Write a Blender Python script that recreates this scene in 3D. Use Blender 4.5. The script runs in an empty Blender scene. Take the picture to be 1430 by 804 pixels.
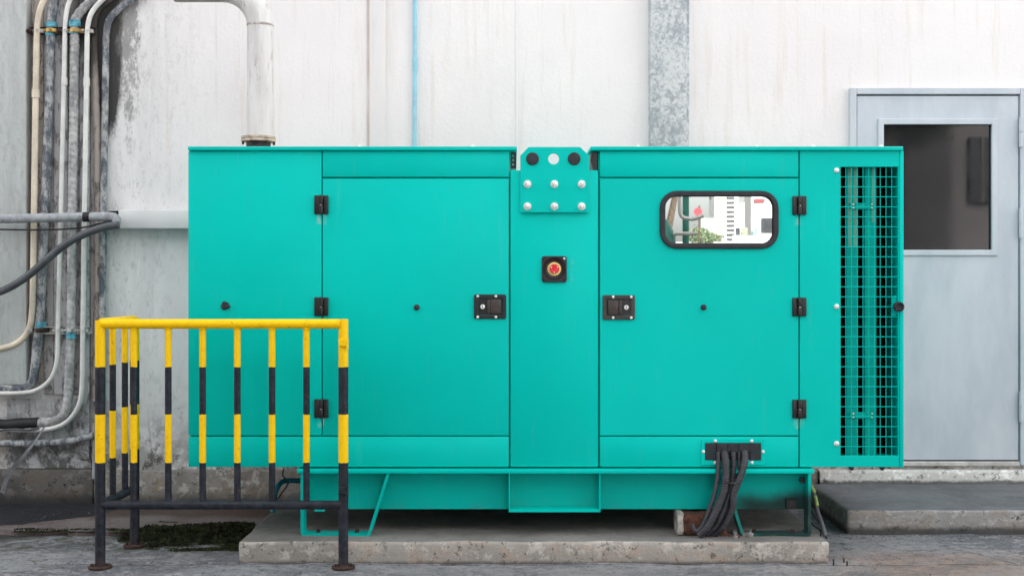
import bpy, bmesh, math, random
from mathutils import Vector, Matrix
random.seed(7)
R = math.radians
C = bpy.context.scene.collection
S = bpy.context.scene

# ------------------------------------------------------------------ camera, sky, sun, exposure
F = 1675.0            # focal length in photo pixels (photo 1430 wide)
cam_d = bpy.data.cameras.new("camera"); cam = bpy.data.objects.new("camera", cam_d); C.objects.link(cam)
cam.location = (0, 0, 1.25); cam.rotation_euler = (R(90), 0, 0)
cam_d.sensor_width = 36; cam_d.lens = F * 36 / 1430
cam_d.shift_y = -12 / 1430
cam_d.clip_end = 1500; cam_d.clip_start = 0.05
S.camera = cam

SUN_EL, SUN_AZ = R(42), R(20)        # sun stands behind the factory building (towards +Y)
w = bpy.data.worlds.new("World"); S.world = w; w.use_nodes = True
wn = w.node_tree.nodes; wl = w.node_tree.links
for n in list(wn): wn.remove(n)
sky = wn.new("ShaderNodeTexSky"); sky.sky_type = 'NISHITA'; sky.sun_disc = False
sky.sun_elevation = SUN_EL; sky.sun_rotation = SUN_AZ
sky.air_density = 1.0; sky.dust_density = 4.0; sky.ozone_density = 1.0; sky.altitude = 50
hs = wn.new("ShaderNodeHueSaturation"); hs.inputs['Saturation'].default_value = 0.16
bg = wn.new("ShaderNodeBackground"); bg.inputs[1].default_value = 0.15
wo = wn.new("ShaderNodeOutputWorld")
wb_ = wn.new("ShaderNodeMix"); wb_.data_type = 'RGBA'; wb_.blend_type = 'MULTIPLY'; wb_.inputs[0].default_value = 1; wb_.inputs[7].default_value = (1.015, 1.0, 0.975, 1)
wl.new(sky.outputs[0], hs.inputs['Color']); wl.new(hs.outputs[0], wb_.inputs[6]); wl.new(wb_.outputs[2], bg.inputs[0]); wl.new(bg.outputs[0], wo.inputs[0])
sl = bpy.data.lights.new("sun", 'SUN'); sl.energy = 2.6; sl.angle = R(0.5); sl.color = (1, 0.95, 0.88)
so = bpy.data.objects.new("sun", sl); C.objects.link(so)
sd = Vector((math.sin(SUN_AZ) * math.cos(SUN_EL), math.cos(SUN_AZ) * math.cos(SUN_EL), math.sin(SUN_EL)))
so.rotation_euler = (-sd).to_track_quat('-Z', 'Y').to_euler(); so.location = (4, 12, 14)
S.view_settings.view_transform = 'Standard'; S.view_settings.look = 'None'
S.view_settings.gamma = 1; S.view_settings.use_curve_mapping = False
S.view_settings.exposure = 2.55
S.render.engine = 'CYCLES'; S.cycles.max_bounces = 8

# ------------------------------------------------------------------ measures taken from the photograph
def P(px, py, Y): return Vector(((px - 715) * Y / F, Y, 1.25 - (py - 390) * Y / F))
def X(px, Y): return (px - 715) * Y / F
def Z(py, Y): return 1.25 - (py - 390) * Y / F
WY = 6.738           # factory wall
GY = 5.4386          # generator front panels
FY = 5.20            # guard barrier front

# ------------------------------------------------------------------ material helper
class G:
    def __init__(s, name):
        s.m = bpy.data.materials.new(name); s.m.use_nodes = True
        s.t = s.m.node_tree; s.n = s.t.nodes; s.l = s.t.links
        s.b = s.n["Principled BSDF"]; s.pos = s.n.new("ShaderNodeNewGeometry").outputs['Position']
        sep = s.n.new("ShaderNodeSeparateXYZ"); s.l.new(s.pos, sep.inputs[0])
        s.x, s.y, s.z = sep.outputs
    def put(s, v, sock):
        if isinstance(v, (int, float)): sock.default_value = v
        elif isinstance(v, (tuple, list)):
            sock.default_value = tuple(v) + (1,) if len(v) == 3 and len(sock.default_value) == 4 else v
        else: s.l.new(v, sock)
    def ma(s, op, a, b=0.0, c=None, clamp=False):
        n = s.n.new("ShaderNodeMath"); n.operation = op; n.use_clamp = clamp
        s.put(a, n.inputs[0]); s.put(b, n.inputs[1])
        if c is not None: s.put(c, n.inputs[2])
        return n.outputs[0]
    def scale(s, v):
        n = s.n.new("ShaderNodeVectorMath"); n.operation = 'MULTIPLY'; s.l.new(s.pos, n.inputs[0]); n.inputs[1].default_value = v
        return n.outputs[0]
    def noise(s, sc=5, det=6, rough=0.55, stretch=(1, 1, 1), dist=0.0):
        n = s.n.new("ShaderNodeTexNoise"); s.l.new(s.scale(stretch), n.inputs['Vector'])
        n.inputs['Scale'].default_value = sc; n.inputs['Detail'].default_value = det
        n.inputs['Roughness'].default_value = rough; n.inputs['Distortion'].default_value = dist
        return n.outputs[0]
    def vor(s, sc=5, feature='F1', out='Distance', stretch=(1, 1, 1), rnd=1):
        n = s.n.new("ShaderNodeTexVoronoi"); n.feature = feature; s.l.new(s.scale(stretch), n.inputs['Vector'])
        n.inputs['Scale'].default_value = sc; n.inputs['Randomness'].default_value = rnd
        return n.outputs[out]
    def ramp(s, v, a, b, lo=0.0, hi=1.0):
        n = s.n.new("ShaderNodeMapRange"); n.interpolation_type = 'SMOOTHSTEP'
        s.put(v, n.inputs[0]); n.inputs[1].default_value = a; n.inputs[2].default_value = b
        n.inputs[3].default_value = lo; n.inputs[4].default_value = hi
        return n.outputs[0]
    def mix(s, f, a, b):
        n = s.n.new("ShaderNodeMix"); n.data_type = 'RGBA'
        s.put(f, n.inputs[0]); s.put(a, n.inputs[6]); s.put(b, n.inputs[7])
        return n.outputs[2]
    def mul(s, *a):
        r = a[0]
        for q in a[1:]: r = s.ma('MULTIPLY', r, q)
        return r
    def add(s, *a):
        r = a[0]
        for q in a[1:]: r = s.ma('ADD', r, q)
        return r
    def band(s, v, a, b, soft):      # 1 inside a..b
        return s.mul(s.ramp(v, a - soft, a + soft), s.ramp(v, b - soft, b + soft, 1, 0))
    def bump(s, h, dist=0.002, strength=1.0, prev=None):
        n = s.n.new("ShaderNodeBump"); n.inputs['Distance'].default_value = dist; n.inputs['Strength'].default_value = strength
        s.put(h, n.inputs['Height'])
        if prev is not None: s.l.new(prev, n.inputs['Normal'])
        return n.outputs[0]
    def out(s, col, rough=0.6, metal=0.0, normal=None, spec=0.5):
        s.put(col, s.b.inputs['Base Color']); s.put(rough, s.b.inputs['Roughness']); s.put(metal, s.b.inputs['Metallic'])
        s.b.inputs['Specular IOR Level'].default_value = spec
        if normal is not None: s.l.new(normal, s.b.inputs['Normal'])
        return s.m

def simple(name, col, rough=0.6, metal=0.0, var=0.15, sc=12, spec=0.5, bump=0.0, bsc=60):
    g = G(name); n = g.noise(sc, 5, 0.6)
    dk = tuple(c * (1 - var) for c in col); lt = tuple(min(1, c * (1 + var)) for c in col)
    nm = g.bump(g.noise(bsc, 4), bump) if bump else None
    return g.out(g.mix(g.ramp(n, 0.3, 0.7), dk, lt), g.ramp(g.noise(sc * 2), 0.3, 0.7, max(0.02, rough - 0.06), rough + 0.06), metal, nm, spec)

def wallmat(name, base=(0.82, 0.80, 0.795)):
    g = G(name)
    fine = g.noise(9, 8, 0.65); streak = g.noise(2.2, 7, 0.7, (9, 9, 0.5)); streak2 = g.noise(7, 7, 0.65, (5, 5, 0.6)); big = g.noise(1.1, 5, 0.6)
    c = g.mix(g.ramp(big, 0.35, 0.68), base, tuple(v * 0.94 for v in base))
    # faint cream runs
    c = g.mix(g.mul(g.ramp(streak, 0.53, 0.70), 0.30), c, (0.64, 0.58, 0.50))
    # grey grime on the left third, with its downward shade painted in
    lm = g.ramp(g.add(g.x, g.mul(g.noise(2.0, 5), 1.0)), -2.2, -0.9, 1, 0)
    c = g.mix(g.mul(lm, g.ramp(g.add(g.noise(3, 6, 0.65, (3, 3, 0.7)), g.mul(g.z, -0.08)), 0.18, 0.50), 0.46), c, (0.45, 0.445, 0.45))
    c = g.mix(g.mul(lm, g.ramp(g.noise(16, 8, 0.8, (2.0, 2.0, 1)), 0.52, 0.62), 0.42), c, (0.20, 0.195, 0.19))
    # black mould running down by the ducts
    mm = g.mul(g.band(g.x, X(110, WY), X(172, WY), 0.09), g.ramp(g.z, Z(330, WY), Z(60, WY)))
    c = g.mix(g.ramp(g.mul(mm, g.add(0.30, g.noise(8, 9, 0.8, (2.5, 2.5, 0.9)))), 0.34, 0.50, 0, 0.97), c, (0.045, 0.042, 0.04))
    m2 = g.mul(g.band(g.x, X(155, WY), X(205, WY), 0.12), g.ramp(g.z, Z(420, WY), Z(60, WY), 0.2, 1))
    c = g.mix(g.mul(g.ramp(g.mul(m2, g.noise(9, 9, 0.82, (2.4, 2.4, 1.0))), 0.33, 0.47), 0.75), c, (0.20, 0.195, 0.19))
    rb = g.mul(g.band(g.x, X(512, WY), X(516.5, WY), 0.006), g.ramp(g.noise(3, 5, 0.6, (1, 1, 0.6)), 0.3, 0.6))
    c = g.mix(g.mul(rb, 0.5), c, (0.45, 0.31, 0.22))
    # splash zone dirt and rusty runs
    low = g.ramp(g.add(g.z, g.mul(fine, 0.5)), 0.35, 0.95, 1, 0)
    c = g.mix(g.mul(low, g.ramp(g.noise(6, 9, 0.75), 0.38, 0.56), 0.8), c, (0.23, 0.215, 0.195))
    c = g.mix(g.mul(low, g.ramp(g.noise(13, 9, 0.8, (1, 1, 0.7)), 0.52, 0.59), 0.85), c, (0.06, 0.056, 0.05))
    c = g.mix(g.mul(low, g.ramp(g.noise(4, 6, 0.6), 0.55, 0.68), 0.45), c, (0.30, 0.20, 0.11))
    tr = g.mul(g.ramp(g.noise(1.0, 9, 0.8, (22, 22, 0.35)), 0.56, 0.63), g.ramp(g.noise(1.5, 4), 0.4, 0.6))
    c = g.mix(g.mul(tr, g.ramp(g.x, -1.5, 0.2, 0.30, 0.06)), c, (0.46, 0.43, 0.39))
    # hairline cracks, lower wall
    cr = g.ramp(g.vor(1.6, 'DISTANCE_TO_EDGE', 'Distance'), 0.0, 0.010, 1, 0)
    c = g.mix(g.mul(cr, low, 0.5), c, (0.12, 0.11, 0.10))
    c = g.mix(g.mul(g.ramp(streak2, 0.62, 0.74), 0.16), c, (0.5, 0.47, 0.42))
    h = g.add(g.mul(g.noise(45, 7, 0.75), 0.8), g.mul(g.noise(7, 5, 0.6, (1, 1, 0.5)), 0.9))
    nm = g.bump(h, 0.004, 0.75)
    return g.out(c, 0.88, 0, nm, 0.25)

def concrete(name, base, dark, warm=(0.33, 0.25, 0.18), rough=0.85, edge=None, bumpd=0.007, sc=1.0, top=None):
    g = G(name)
    n1 = g.noise(2.5 * sc, 8, 0.65); n2 = g.noise(14 * sc, 8, 0.7); n3 = g.noise(70, 5, 0.7)
    c = g.mix(g.ramp(n1, 0.3, 0.7), dark, base)
    c = g.mix(g.mul(g.ramp(n2, 0.5, 0.60), 0.7), c, tuple(v * 1.4 for v in base))
    c = g.mix(g.mul(g.ramp(g.noise(5, 8, 0.75, (1, 1, 1.6)), 0.51, 0.60), 0.6), c, warm)
    c = g.mix(g.mul(g.ramp(g.noise(20, 9, 0.85), 0.54, 0.60), 0.85), c, tuple(v * 0.22 for v in dark))
    if top is not None:                       # upper face in its own tone
        nz = g.n.new("ShaderNodeSeparateXYZ"); ge = g.n.new("ShaderNodeNewGeometry"); g.l.new(ge.outputs['True Normal'], nz.inputs[0])
        tc = g.mix(g.ramp(n1, 0.35, 0.65), tuple(v * 0.75 for v in top), tuple(v * 1.2 for v in top)); tc = g.mix(g.mul(g.ramp(g.noise(30, 8, 0.8), 0.52, 0.6), 0.4), tc, tuple(v * 0.5 for v in top))
        c = g.mix(g.ramp(g.add(nz.outputs[2], g.mul(g.add(n2, -0.5), 0.5)), 0.75, 0.95), c, tc)
    if edge is not None:                      # darker towards the foot of a block
        e = g.ramp(g.add(g.z, g.mul(g.noise(14, 6, 0.7), -0.05)), edge[0], edge[1], 1, 0)
        c = g.mix(g.mul(e, 0.85), c, (0.045, 0.043, 0.042))
    nm = g.bump(g.add(g.mul(n3, 0.5), g.mul(n2, 1.2)), bumpd)
    return g.out(c, g.ramp(n2, 0.3, 0.7, rough - 0.12, rough + 0.05), 0, nm, 0.3)

def tealmat(name, col=(0.0, 0.54, 0.468), soot=False, grey_top=False):
    g = G(name)
    c = g.mix(g.ramp(g.noise(1.6, 4, 0.5), 0.3, 0.7), tuple(v * 0.965 for v in col), tuple(v * 1.03 for v in col))
    c = g.mix(g.mul(g.ramp(g.noise(5, 7, 0.7, (6, 6, 0.6)), 0.56, 0.76), 0.07), c, (0.30, 0.42, 0.38))
    # dust specks / scuffs
    c = g.mix(g.mul(g.ramp(g.noise(120, 3, 0.6), 0.70, 0.76), 0.35), c, (0.25, 0.35, 0.31))
    # washed-out runs below the door hinges
    for hx, hz in ((X(449, GY), Z(299, GY)), (X(1116, GY), Z(300, GY)), (X(449, GY), Z(583, GY)), (X(1116, GY), Z(584, GY))):
        mk = g.mul(g.band(g.x, hx - 0.02, hx + 0.02, 0.008), g.band(g.z, hz - 0.045, hz, 0.006), g.ramp(g.noise(60, 4, 0.6, (1, 1, 0.3)), 0.42, 0.6))
        c = g.mix(g.mul(mk, 0.6), c, (0.35, 0.52, 0.45))
    # pale patch right of the stop button
    mk = g.mul(g.band(g.x, X(790, GY), X(800, GY), 0.012), g.band(g.z, Z(392, GY), Z(362, GY), 0.015), g.ramp(g.noise(18, 5), 0.4, 0.65))
    c = g.mix(g.mul(mk, 0.55), c, (0.35, 0.55, 0.47))
    if grey_top:                                # unseen roof top greyed so it bounces less teal onto the wall
        ge = g.n.new("ShaderNodeNewGeometry"); nz = g.n.new("ShaderNodeSeparateXYZ"); g.l.new(ge.outputs['True Normal'], nz.inputs[0])
        c = g.mix(g.mul(g.ramp(nz.outputs[2], 0.8, 0.95), g.ramp(g.noise(6, 7, 0.7), 0.25, 0.5, 0.8, 0.97)), c, (0.36, 0.34, 0.31))
    if soot:
        s_ = g.mul(g.ramp(g.add(g.x, g.mul(g.noise(3, 5), 0.35)), 1.05, 1.30), g.ramp(g.add(g.z, g.mul(g.noise(4, 6), 0.10), g.mul(g.x, -0.10)), 0.16, 0.24, 1, 0))
        c = g.mix(g.mul(s_, 0.93), c, (0.02, 0.022, 0.022))
        d = g.mul(g.ramp(g.add(g.z, g.mul(g.noise(8, 6), 0.12)), 0.22, 0.32, 1, 0), g.ramp(g.noise(10, 7, 0.7), 0.45, 0.7))
        c = g.mix(g.mul(d, 0.4), c, (0.10, 0.14, 0.12))
    return g.out(c, g.ramp(g.noise(3, 5), 0.3, 0.7, 0.36, 0.50), 0, g.bump(g.noise(220, 3), 0.0004, 0.5, g.bump(g.noise(2.2, 3, 0.4), 0.010, 1.0)), 0.08)

def bandmat():
    g = G("barrier_paint"); zz = g.add(g.z, g.mul(g.add(g.noise(45, 5), -0.5), 0.009))
    blk = g.add(g.band(zz, 0.666, 0.871, 0.0012), g.ramp(zz, 0.456, 0.459, 1, 0))
    yel = g.mix(g.ramp(g.noise(30, 6, 0.7), 0.45, 0.75), (0.95, 0.58, 0.0), (0.86, 0.48, 0.0))
    bk = g.mix(g.ramp(g.noise(35, 6, 0.7), 0.4, 0.7), (0.012, 0.014, 0.021), (0.030, 0.034, 0.046))
    chips = g.ramp(g.noise(40, 8, 0.82), 0.61, 0.64)
    c = g.mix(blk, yel, bk)
    rz = g.ramp(g.add(g.z, g.mul(g.noise(20, 6, 0.7), 0.25)), 0.06, 0.22, 1, 0)
    c = g.mix(g.mul(chips, 0.8), c, (0.14, 0.06, 0.03))
    c = g.mix(g.mul(rz, g.ramp(g.noise(30, 6, 0.7), 0.35, 0.6), 0.7), c, (0.10, 0.055, 0.04))
    return g.out(c, g.ramp(g.noise(20), 0.3, 0.7, 0.38, 0.58), 0, g.bump(g.noise(90, 5, 0.7), 0.0012), 0.25)

def galvmat():
    g = G("galvanised")
    v = g.vor(55, 'SMOOTH_F1', 'Color', (1, 1, 0.8)); sep = g.n.new("ShaderNodeSeparateColor"); g.l.new(v, sep.inputs[0])
    t = g.add(g.mul(sep.outputs[0], 0.35), g.mul(g.ramp(g.noise(20, 6, 0.65, dist=2.5), 0.35, 0.65), 0.4), g.mul(g.noise(5, 4), 0.55))
    c = g.mix(g.ramp(t, 0.35, 0.9), (0.35, 0.395, 0.43), (0.66, 0.685, 0.70))
    return g.out(c, 0.55, 0.25, g.bump(t, 0.0006), 0.4)

def wrapmat(name, a, b, pitch=0.06):
    g = G(name)
    c = g.mix(g.ramp(g.noise(9, 9, 0.8, (2, 2, 0.9)), 0.43, 0.57), a, b)
    c = g.mix(g.mul(g.ramp(g.noise(30, 6, 0.75), 0.54, 0.66), 0.6), c, tuple(v * 0.35 for v in a))
    top = g.mul(g.ramp(g.z, 1.5, 2.6), g.ramp(g.noise(14, 6, 0.7), 0.4, 0.58))
    c = g.mix(g.mul(top, 0.45), c, (0.13, 0.13, 0.14))
    return g.out(c, 0.75, 0, g.bump(g.noise(50, 5, 0.7), 0.002), 0.3)

M = {}
M['wall'] = wallmat("plaster")
M['plinth'] = concrete("plinth_concrete", (0.36, 0.335, 0.305), (0.17, 0.155, 0.14), (0.22, 0.155, 0.09), edge=(-0.02, 0.05))
M['plinth_dark'] = concrete('dark_plinth', (0.17, 0.158, 0.15), (0.075, 0.068, 0.065), (0.16, 0.11, 0.075), edge=(-0.02, 0.05))  # left stretch of plinth in a darker brown tone
M['pad'] = concrete("pad_concrete", (0.40, 0.375, 0.34), (0.27, 0.25, 0.225), (0.42, 0.31, 0.24), edge=(-0.035, -0.008), top=(0.19, 0.18, 0.17))
M['step'] = concrete("step_concrete", (0.34, 0.33, 0.32), (0.22, 0.215, 0.205), (0.26, 0.22, 0.18), edge=(-0.01, 0.022), top=(0.135, 0.138, 0.148))
M['kerb'] = concrete("old_white_kerb", (0.66, 0.65, 0.63), (0.50, 0.48, 0.46), (0.42, 0.36, 0.29), edge=(0.098, 0.118))
M['teal'] = tealmat("teal_paint"); M['teal_base'] = tealmat("teal_frame_paint", (0.0, 0.44, 0.385), True)
M['inside'] = simple("inside_shade_black", (0.004, 0.004, 0.004), 0.9, var=0.1, spec=0.1)
M['teal_roof'] = tealmat('teal_roof_paint', grey_top=True)
M['rubber'] = simple("black_rubber", (0.022, 0.023, 0.03), 0.55, var=0.25, sc=40, spec=0.4, bump=0.0006)
M['plastic'] = simple("black_plastic", (0.012, 0.012, 0.014), 0.38, var=0.3, sc=30)
M['plastic2'] = simple("worn_plastic", (0.045, 0.035, 0.03), 0.5, var=0.35, sc=40)
M['hose'] = simple("hose_plastic", (0.034, 0.034, 0.042), 0.5, var=0.35, sc=20)
M['chrome'] = simple("bolt_metal", (0.80, 0.79, 0.77), 0.32, 0.35, var=0.12, sc=90)
M['band'] = bandmat(); M['galv'] = galvmat()
M['rust'] = simple("rusty_iron", (0.045, 0.024, 0.018), 0.85, 0.2, var=0.5, sc=60, bump=0.003)
M['door'] = None
def doormat():
    g = G("grey_door_paint")
    c = g.mix(g.ramp(g.noise(3, 6, 0.6, (2, 2, 0.7)), 0.3, 0.7), (0.46, 0.51, 0.565), (0.55, 0.595, 0.645))
    c = g.mix(g.mul(g.ramp(g.noise(9, 7, 0.75), 0.60, 0.72), 0.35), c, (0.30, 0.34, 0.38))
    c = g.mix(g.mul(g.ramp(g.noise(4, 6, 0.7, (8, 8, 0.6)), 0.58, 0.7), 0.25), c, (0.62, 0.62, 0.60))
    return g.out(c, 0.55, 0, g.bump(g.noise(6, 4), 0.003, 0.3), 0.35)
M['door'] = doormat()
M['silver'] = simple("aluminium", (0.6, 0.6, 0.58), 0.4, 0.7, var=0.2)
M['darkglass'] = simple("tinted_glass", (0.016, 0.016, 0.018), 0.02, var=0.12, sc=1.5, spec=0.7)
def mirrormat():
    g = G("mirror_film_glass"); return g.out((0.34, 0.36, 0.355), 0.012, 1.0)
M['mirror'] = mirrormat()
M['cream'] = simple("cream_conduit", (0.66, 0.57, 0.45), 0.5, var=0.18, sc=8)
M['white_pvc'] = simple("white_conduit", (0.70, 0.69, 0.66), 0.45, var=0.12, sc=10)
M['wrap'] = wrapmat("wrapped_duct", (0.30, 0.30, 0.305), (0.52, 0.51, 0.50))
M['wrap_dark'] = wrapmat("weathered_duct", (0.10, 0.115, 0.14), (0.44, 0.44, 0.44))
M['grey_cable'] = simple("grey_cable", (0.075, 0.08, 0.09), 0.5, var=0.2)
M['grey_pipe'] = wrapmat("grey_foil_pipe", (0.30, 0.31, 0.33), (0.40, 0.41, 0.43))
M['tape'] = simple("black_tape", (0.006, 0.006, 0.007), 0.6, bump=0.003, bsc=30)
M['blue'] = simple("blue_foam", (0.09, 0.33, 0.42), 0.7, var=0.55, sc=30)
M['bluepipe'] = simple("blue_pvc", (0.26, 0.55, 0.66), 0.4, var=0.12)
M['strut'] = simple("strut_steel", (0.45, 0.44, 0.42), 0.45, 0.3, var=0.6, sc=30)
M['brass'] = simple("brass_clamp", (0.45, 0.30, 0.10), 0.5, 0.4, var=0.4, sc=30)
M['exhaust'] = None
def exmat():
    g = G("exhaust_paint")
    c = g.mix(g.ramp(g.noise(6, 6, 0.6, (3, 3, 0.5)), 0.3, 0.7), (0.58, 0.57, 0.555), (0.70, 0.695, 0.69))
    c = g.mix(g.mul(g.ramp(g.noise(9, 9, 0.8, (4, 4, 0.6)), 0.54, 0.62), 0.6), c, (0.34, 0.27, 0.21))
    wz = Z(36, 5.95)
    c = g.mix(g.mul(g.band(g.z, wz - 0.006, wz + 0.004, 0.005), g.ramp(g.noise(40, 5), 0.3, 0.6), 0.8), c, (0.20, 0.12, 0.08))
    lf = g.mul(g.ramp(g.x, X(318, 5.95), X(312, 5.95), 1, 0), g.ramp(g.noise(14, 6), 0.3, 0.6))
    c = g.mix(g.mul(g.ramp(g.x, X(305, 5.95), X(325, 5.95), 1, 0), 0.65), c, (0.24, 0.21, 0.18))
    return g.out(c, 0.5, 0.0, g.bump(g.noise(60, 4), 0.0008), 0.4)
M['exhaust'] = exmat()
M['flange'] = simple("dirty_flange", (0.45, 0.38, 0.30), 0.7, 0.1, var=0.45, sc=40, bump=0.002)
M['trunk'] = simple("white_trunking", (0.66, 0.655, 0.65), 0.55, var=0.05, sc=5)
M['brick'] = simple("red_brick", (0.085, 0.032, 0.02), 0.95, var=0.55, sc=40, bump=0.008)
M['oldwhite'] = simple("old_mortar", (0.34, 0.32, 0.29), 0.9, var=0.5, sc=30, bump=0.004)
M['red'] = simple("red_plastic", (0.75, 0.02, 0.04), 0.25, var=0.1)
M['yellow'] = simple("yellow_label", (0.80, 0.62, 0.22), 0.5, var=0.1)
M['fin'] = simple("fin_paint", (0.0, 0.36, 0.30), 0.6, var=0.12, sc=6, spec=0.1)
M['fin_dusty'] = simple("dusty_fin", (0.09, 0.36, 0.27), 0.7, var=0.2, sc=10)
M['tealpipe'] = simple("teal_hose", (0.01, 0.17, 0.22), 0.4)
M['yg'] = simple("earth_wire", (0.26, 0.38, 0.11), 0.5, var=0.3, sc=30)

# ------------------------------------------------------------------ mesh helpers
class MB:
    def __init__(s): s.bm = bmesh.new()
    def _merge(s, b):
        me = bpy.data.meshes.new("tmp"); b.to_mesh(me); b.free(); s.bm.from_mesh(me); bpy.data.meshes.remove(me); return s
    def box(s, x0, x1, y0, y1, z0, z1, bev=0.0, seg=1, mi=0):
        b = bmesh.new(); bmesh.ops.create_cube(b, size=1)
        for v in b.verts: v.co = Vector(((x0 + x1) / 2 + v.co.x * (x1 - x0), (y0 + y1) / 2 + v.co.y * (y1 - y0), (z0 + z1) / 2 + v.co.z * (z1 - z0)))
        if bev: bmesh.ops.bevel(b, geom=b.edges[:], offset=bev, segments=seg, affect='EDGES', profile=0.5)
        for f in b.faces: f.material_index = mi
        return s._merge(b)
    def cyl(s, p0, p1, r, seg=20, r2=None, bev=0.0, mi=0):
        p0 = Vector(p0); p1 = Vector(p1); d = p1 - p0; b = bmesh.new()
        bmesh.ops.create_cone(b, cap_ends=True, segments=seg, radius1=r, radius2=r if r2 is None else r2, depth=d.length)
        if bev: bmesh.ops.bevel(b, geom=[e for e in b.edges if all(len(f.verts) > 4 for f in e.link_faces[:1]) or len(e.link_faces) == 2 and any(len(f.verts) > 4 for f in e.link_faces)], offset=bev, segments=2, affect='EDGES')
        q = d.to_track_quat('Z', 'Y').to_matrix().to_4x4()
        bmesh.ops.transform(b, matrix=Matrix.Translation((p0 + p1) / 2) @ q, verts=b.verts[:])
        for f in b.faces: f.material_index = mi
        return s._merge(b)
    def lathe(s, c, prof, seg=32, axis='Y', mi=0):   # prof: (radius, along) ; closed at zero radius
        b = bmesh.new(); rings = []
        for r, a in prof:
            ring = []
            for k in range(seg):
                t = 2 * math.pi * k / seg; u, v = r * math.cos(t), r * math.sin(t)
                co = (c[0] + u, c[1] + a, c[2] + v) if axis == 'Y' else (c[0] + u, c[1] + v, c[2] + a)
                ring.append(b.verts.new(co))
            rings.append(ring)
        for i in range(len(rings) - 1):
            for k in range(seg):
                b.faces.new((rings[i][k], rings[i][(k + 1) % seg], rings[i + 1][(k + 1) % seg], rings[i + 1][k]))
        b.faces.new(rings[0]); b.faces.new(rings[-1])
        bmesh.ops.recalc_face_normals(b, faces=b.faces[:])
        for f in b.faces: f.material_index = mi
        return s._merge(b)
    def tube(s, pts, r, seg=12, step=0.02, ridge=0.0, pitch=0.03, tilt=0.0, smooth=True, mi=0, sy=1.0):
        pts = [Vector(p) for p in pts]
        path = spline(pts, step) if smooth else pts
        b = bmesh.new(); rings = []; L = 0
        T = (path[1] - path[0]).normalized(); N = Vector((0, 1, 0)); N = (N - T * N.dot(T)).normalized()
        for i, p in enumerate(path):
            if i: L += (p - path[i - 1]).length
            a = path[max(0, i - 1)]; c = path[min(len(path) - 1, i + 1)]
            T = (c - a).normalized(); N = (N - T * N.dot(T)).normalized(); B = T.cross(N)
            ring = []
            for k in range(seg):
                t = 2 * math.pi * k / seg
                rr = r if not callable(r) else r(L)
                if ridge:
                    ph = (L / pitch + tilt * t / (2 * math.pi))
                    rr *= 1 + ridge * math.cos(2 * math.pi * ph)
                ring.append(b.verts.new(p + (N * math.cos(t) * sy + B * math.sin(t)) * rr))
            rings.append(ring)
        for i in range(len(rings) - 1):
            for k in range(seg):
                b.faces.new((rings[i][k], rings[i][(k + 1) % seg], rings[i + 1][(k + 1) % seg], rings[i + 1][k]))
        b.faces.new(rings[0]); b.faces.new(rings[-1])
        bmesh.ops.recalc_face_normals(b, faces=b.faces[:])
        for f in b.faces: f.material_index = mi
        return s._merge(b)
    def prism(s, prof, x0, x1, axis='X', mi=0, bev=0.0):      # profile (y,z) along X, or (x,y) along Z
        b = bmesh.new()
        mk = (lambda p, t: (t, p[0], p[1])) if axis == 'X' else ((lambda p, t: (p[0], p[1], t)) if axis == 'Z' else (lambda p, t: (p[0], t, p[1])))
        A = [b.verts.new(mk(p, x0)) for p in prof]; B = [b.verts.new(mk(p, x1)) for p in prof]
        b.faces.new(A); b.faces.new(B[::-1])
        for i in range(len(prof)):
            j = (i + 1) % len(prof); b.faces.new((A[i], B[i], B[j], A[j]))
        bmesh.ops.recalc_face_normals(b, faces=b.faces[:])
        if bev: bmesh.ops.bevel(b, geom=b.edges[:], offset=bev, segments=2, affect='EDGES')
        for f in b.faces: f.material_index = mi
        return s._merge(b)

def spline(pts, step):
    out = []; n = len(pts)
    if n == 2:
        k = max(2, int((pts[1] - pts[0]).length / step)); return [pts[0].lerp(pts[1], i / k) for i in range(k + 1)]
    for i in range(n - 1):
        p1, p2 = pts[i], pts[i + 1]
        p0 = pts[i - 1] if i else p1 * 2 - p2
        p3 = pts[i + 2] if i + 2 < n else p2 * 2 - p1
        d1 = max((p2 - p1).length, 1e-6); m1 = (p2 - p0) / max((p1 - p0).length + d1, 1e-6) * d1; m2 = (p3 - p1) / max(d1 + (p3 - p2).length, 1e-6) * d1
        k = max(1, int(d1 / step))
        for j in range(k):
            t = j / k; h = t * t; c = h * t
            out.append(p1 * (2 * c - 3 * h + 1) + m1 * (c - 2 * h + t) + p2 * (-2 * c + 3 * h) + m2 * (c - h))
    out.append(pts[-1]); return out

ORG = {}
def finish(me, sharp=32):
    for p in me.polygons: p.use_smooth = True
    me.set_sharp_from_angle(angle=R(sharp))
def link(name, me, mats, parent=None, origin=None):
    if not isinstance(mats, (list, tuple)): mats = [mats]
    if not me.materials:
        for m in mats: me.materials.append(m)
    co = [v.co for v in me.vertices]
    if origin is None:
        origin = Vector([(min(c[i] for c in co) + max(c[i] for c in co)) / 2 for i in range(3)])
        if parent is None: origin.z = min(c.z for c in co)
    origin = Vector(origin)
    me.transform(Matrix.Translation(-origin)); me.name = name
    o = bpy.data.objects.new(name, me); C.objects.link(o)
    o.location = origin - (ORG[parent.name] if parent else Vector((0, 0, 0)))
    if parent: o.parent = parent
    ORG[o.name] = origin; return o
def obj(name, mb, mats, parent=None, origin=None, sharp=32):
    me = bpy.data.meshes.new(name); mb.bm.to_mesh(me); mb.bm.free(); finish(me, sharp)
    return link(name, me, mats, parent, origin)
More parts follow.
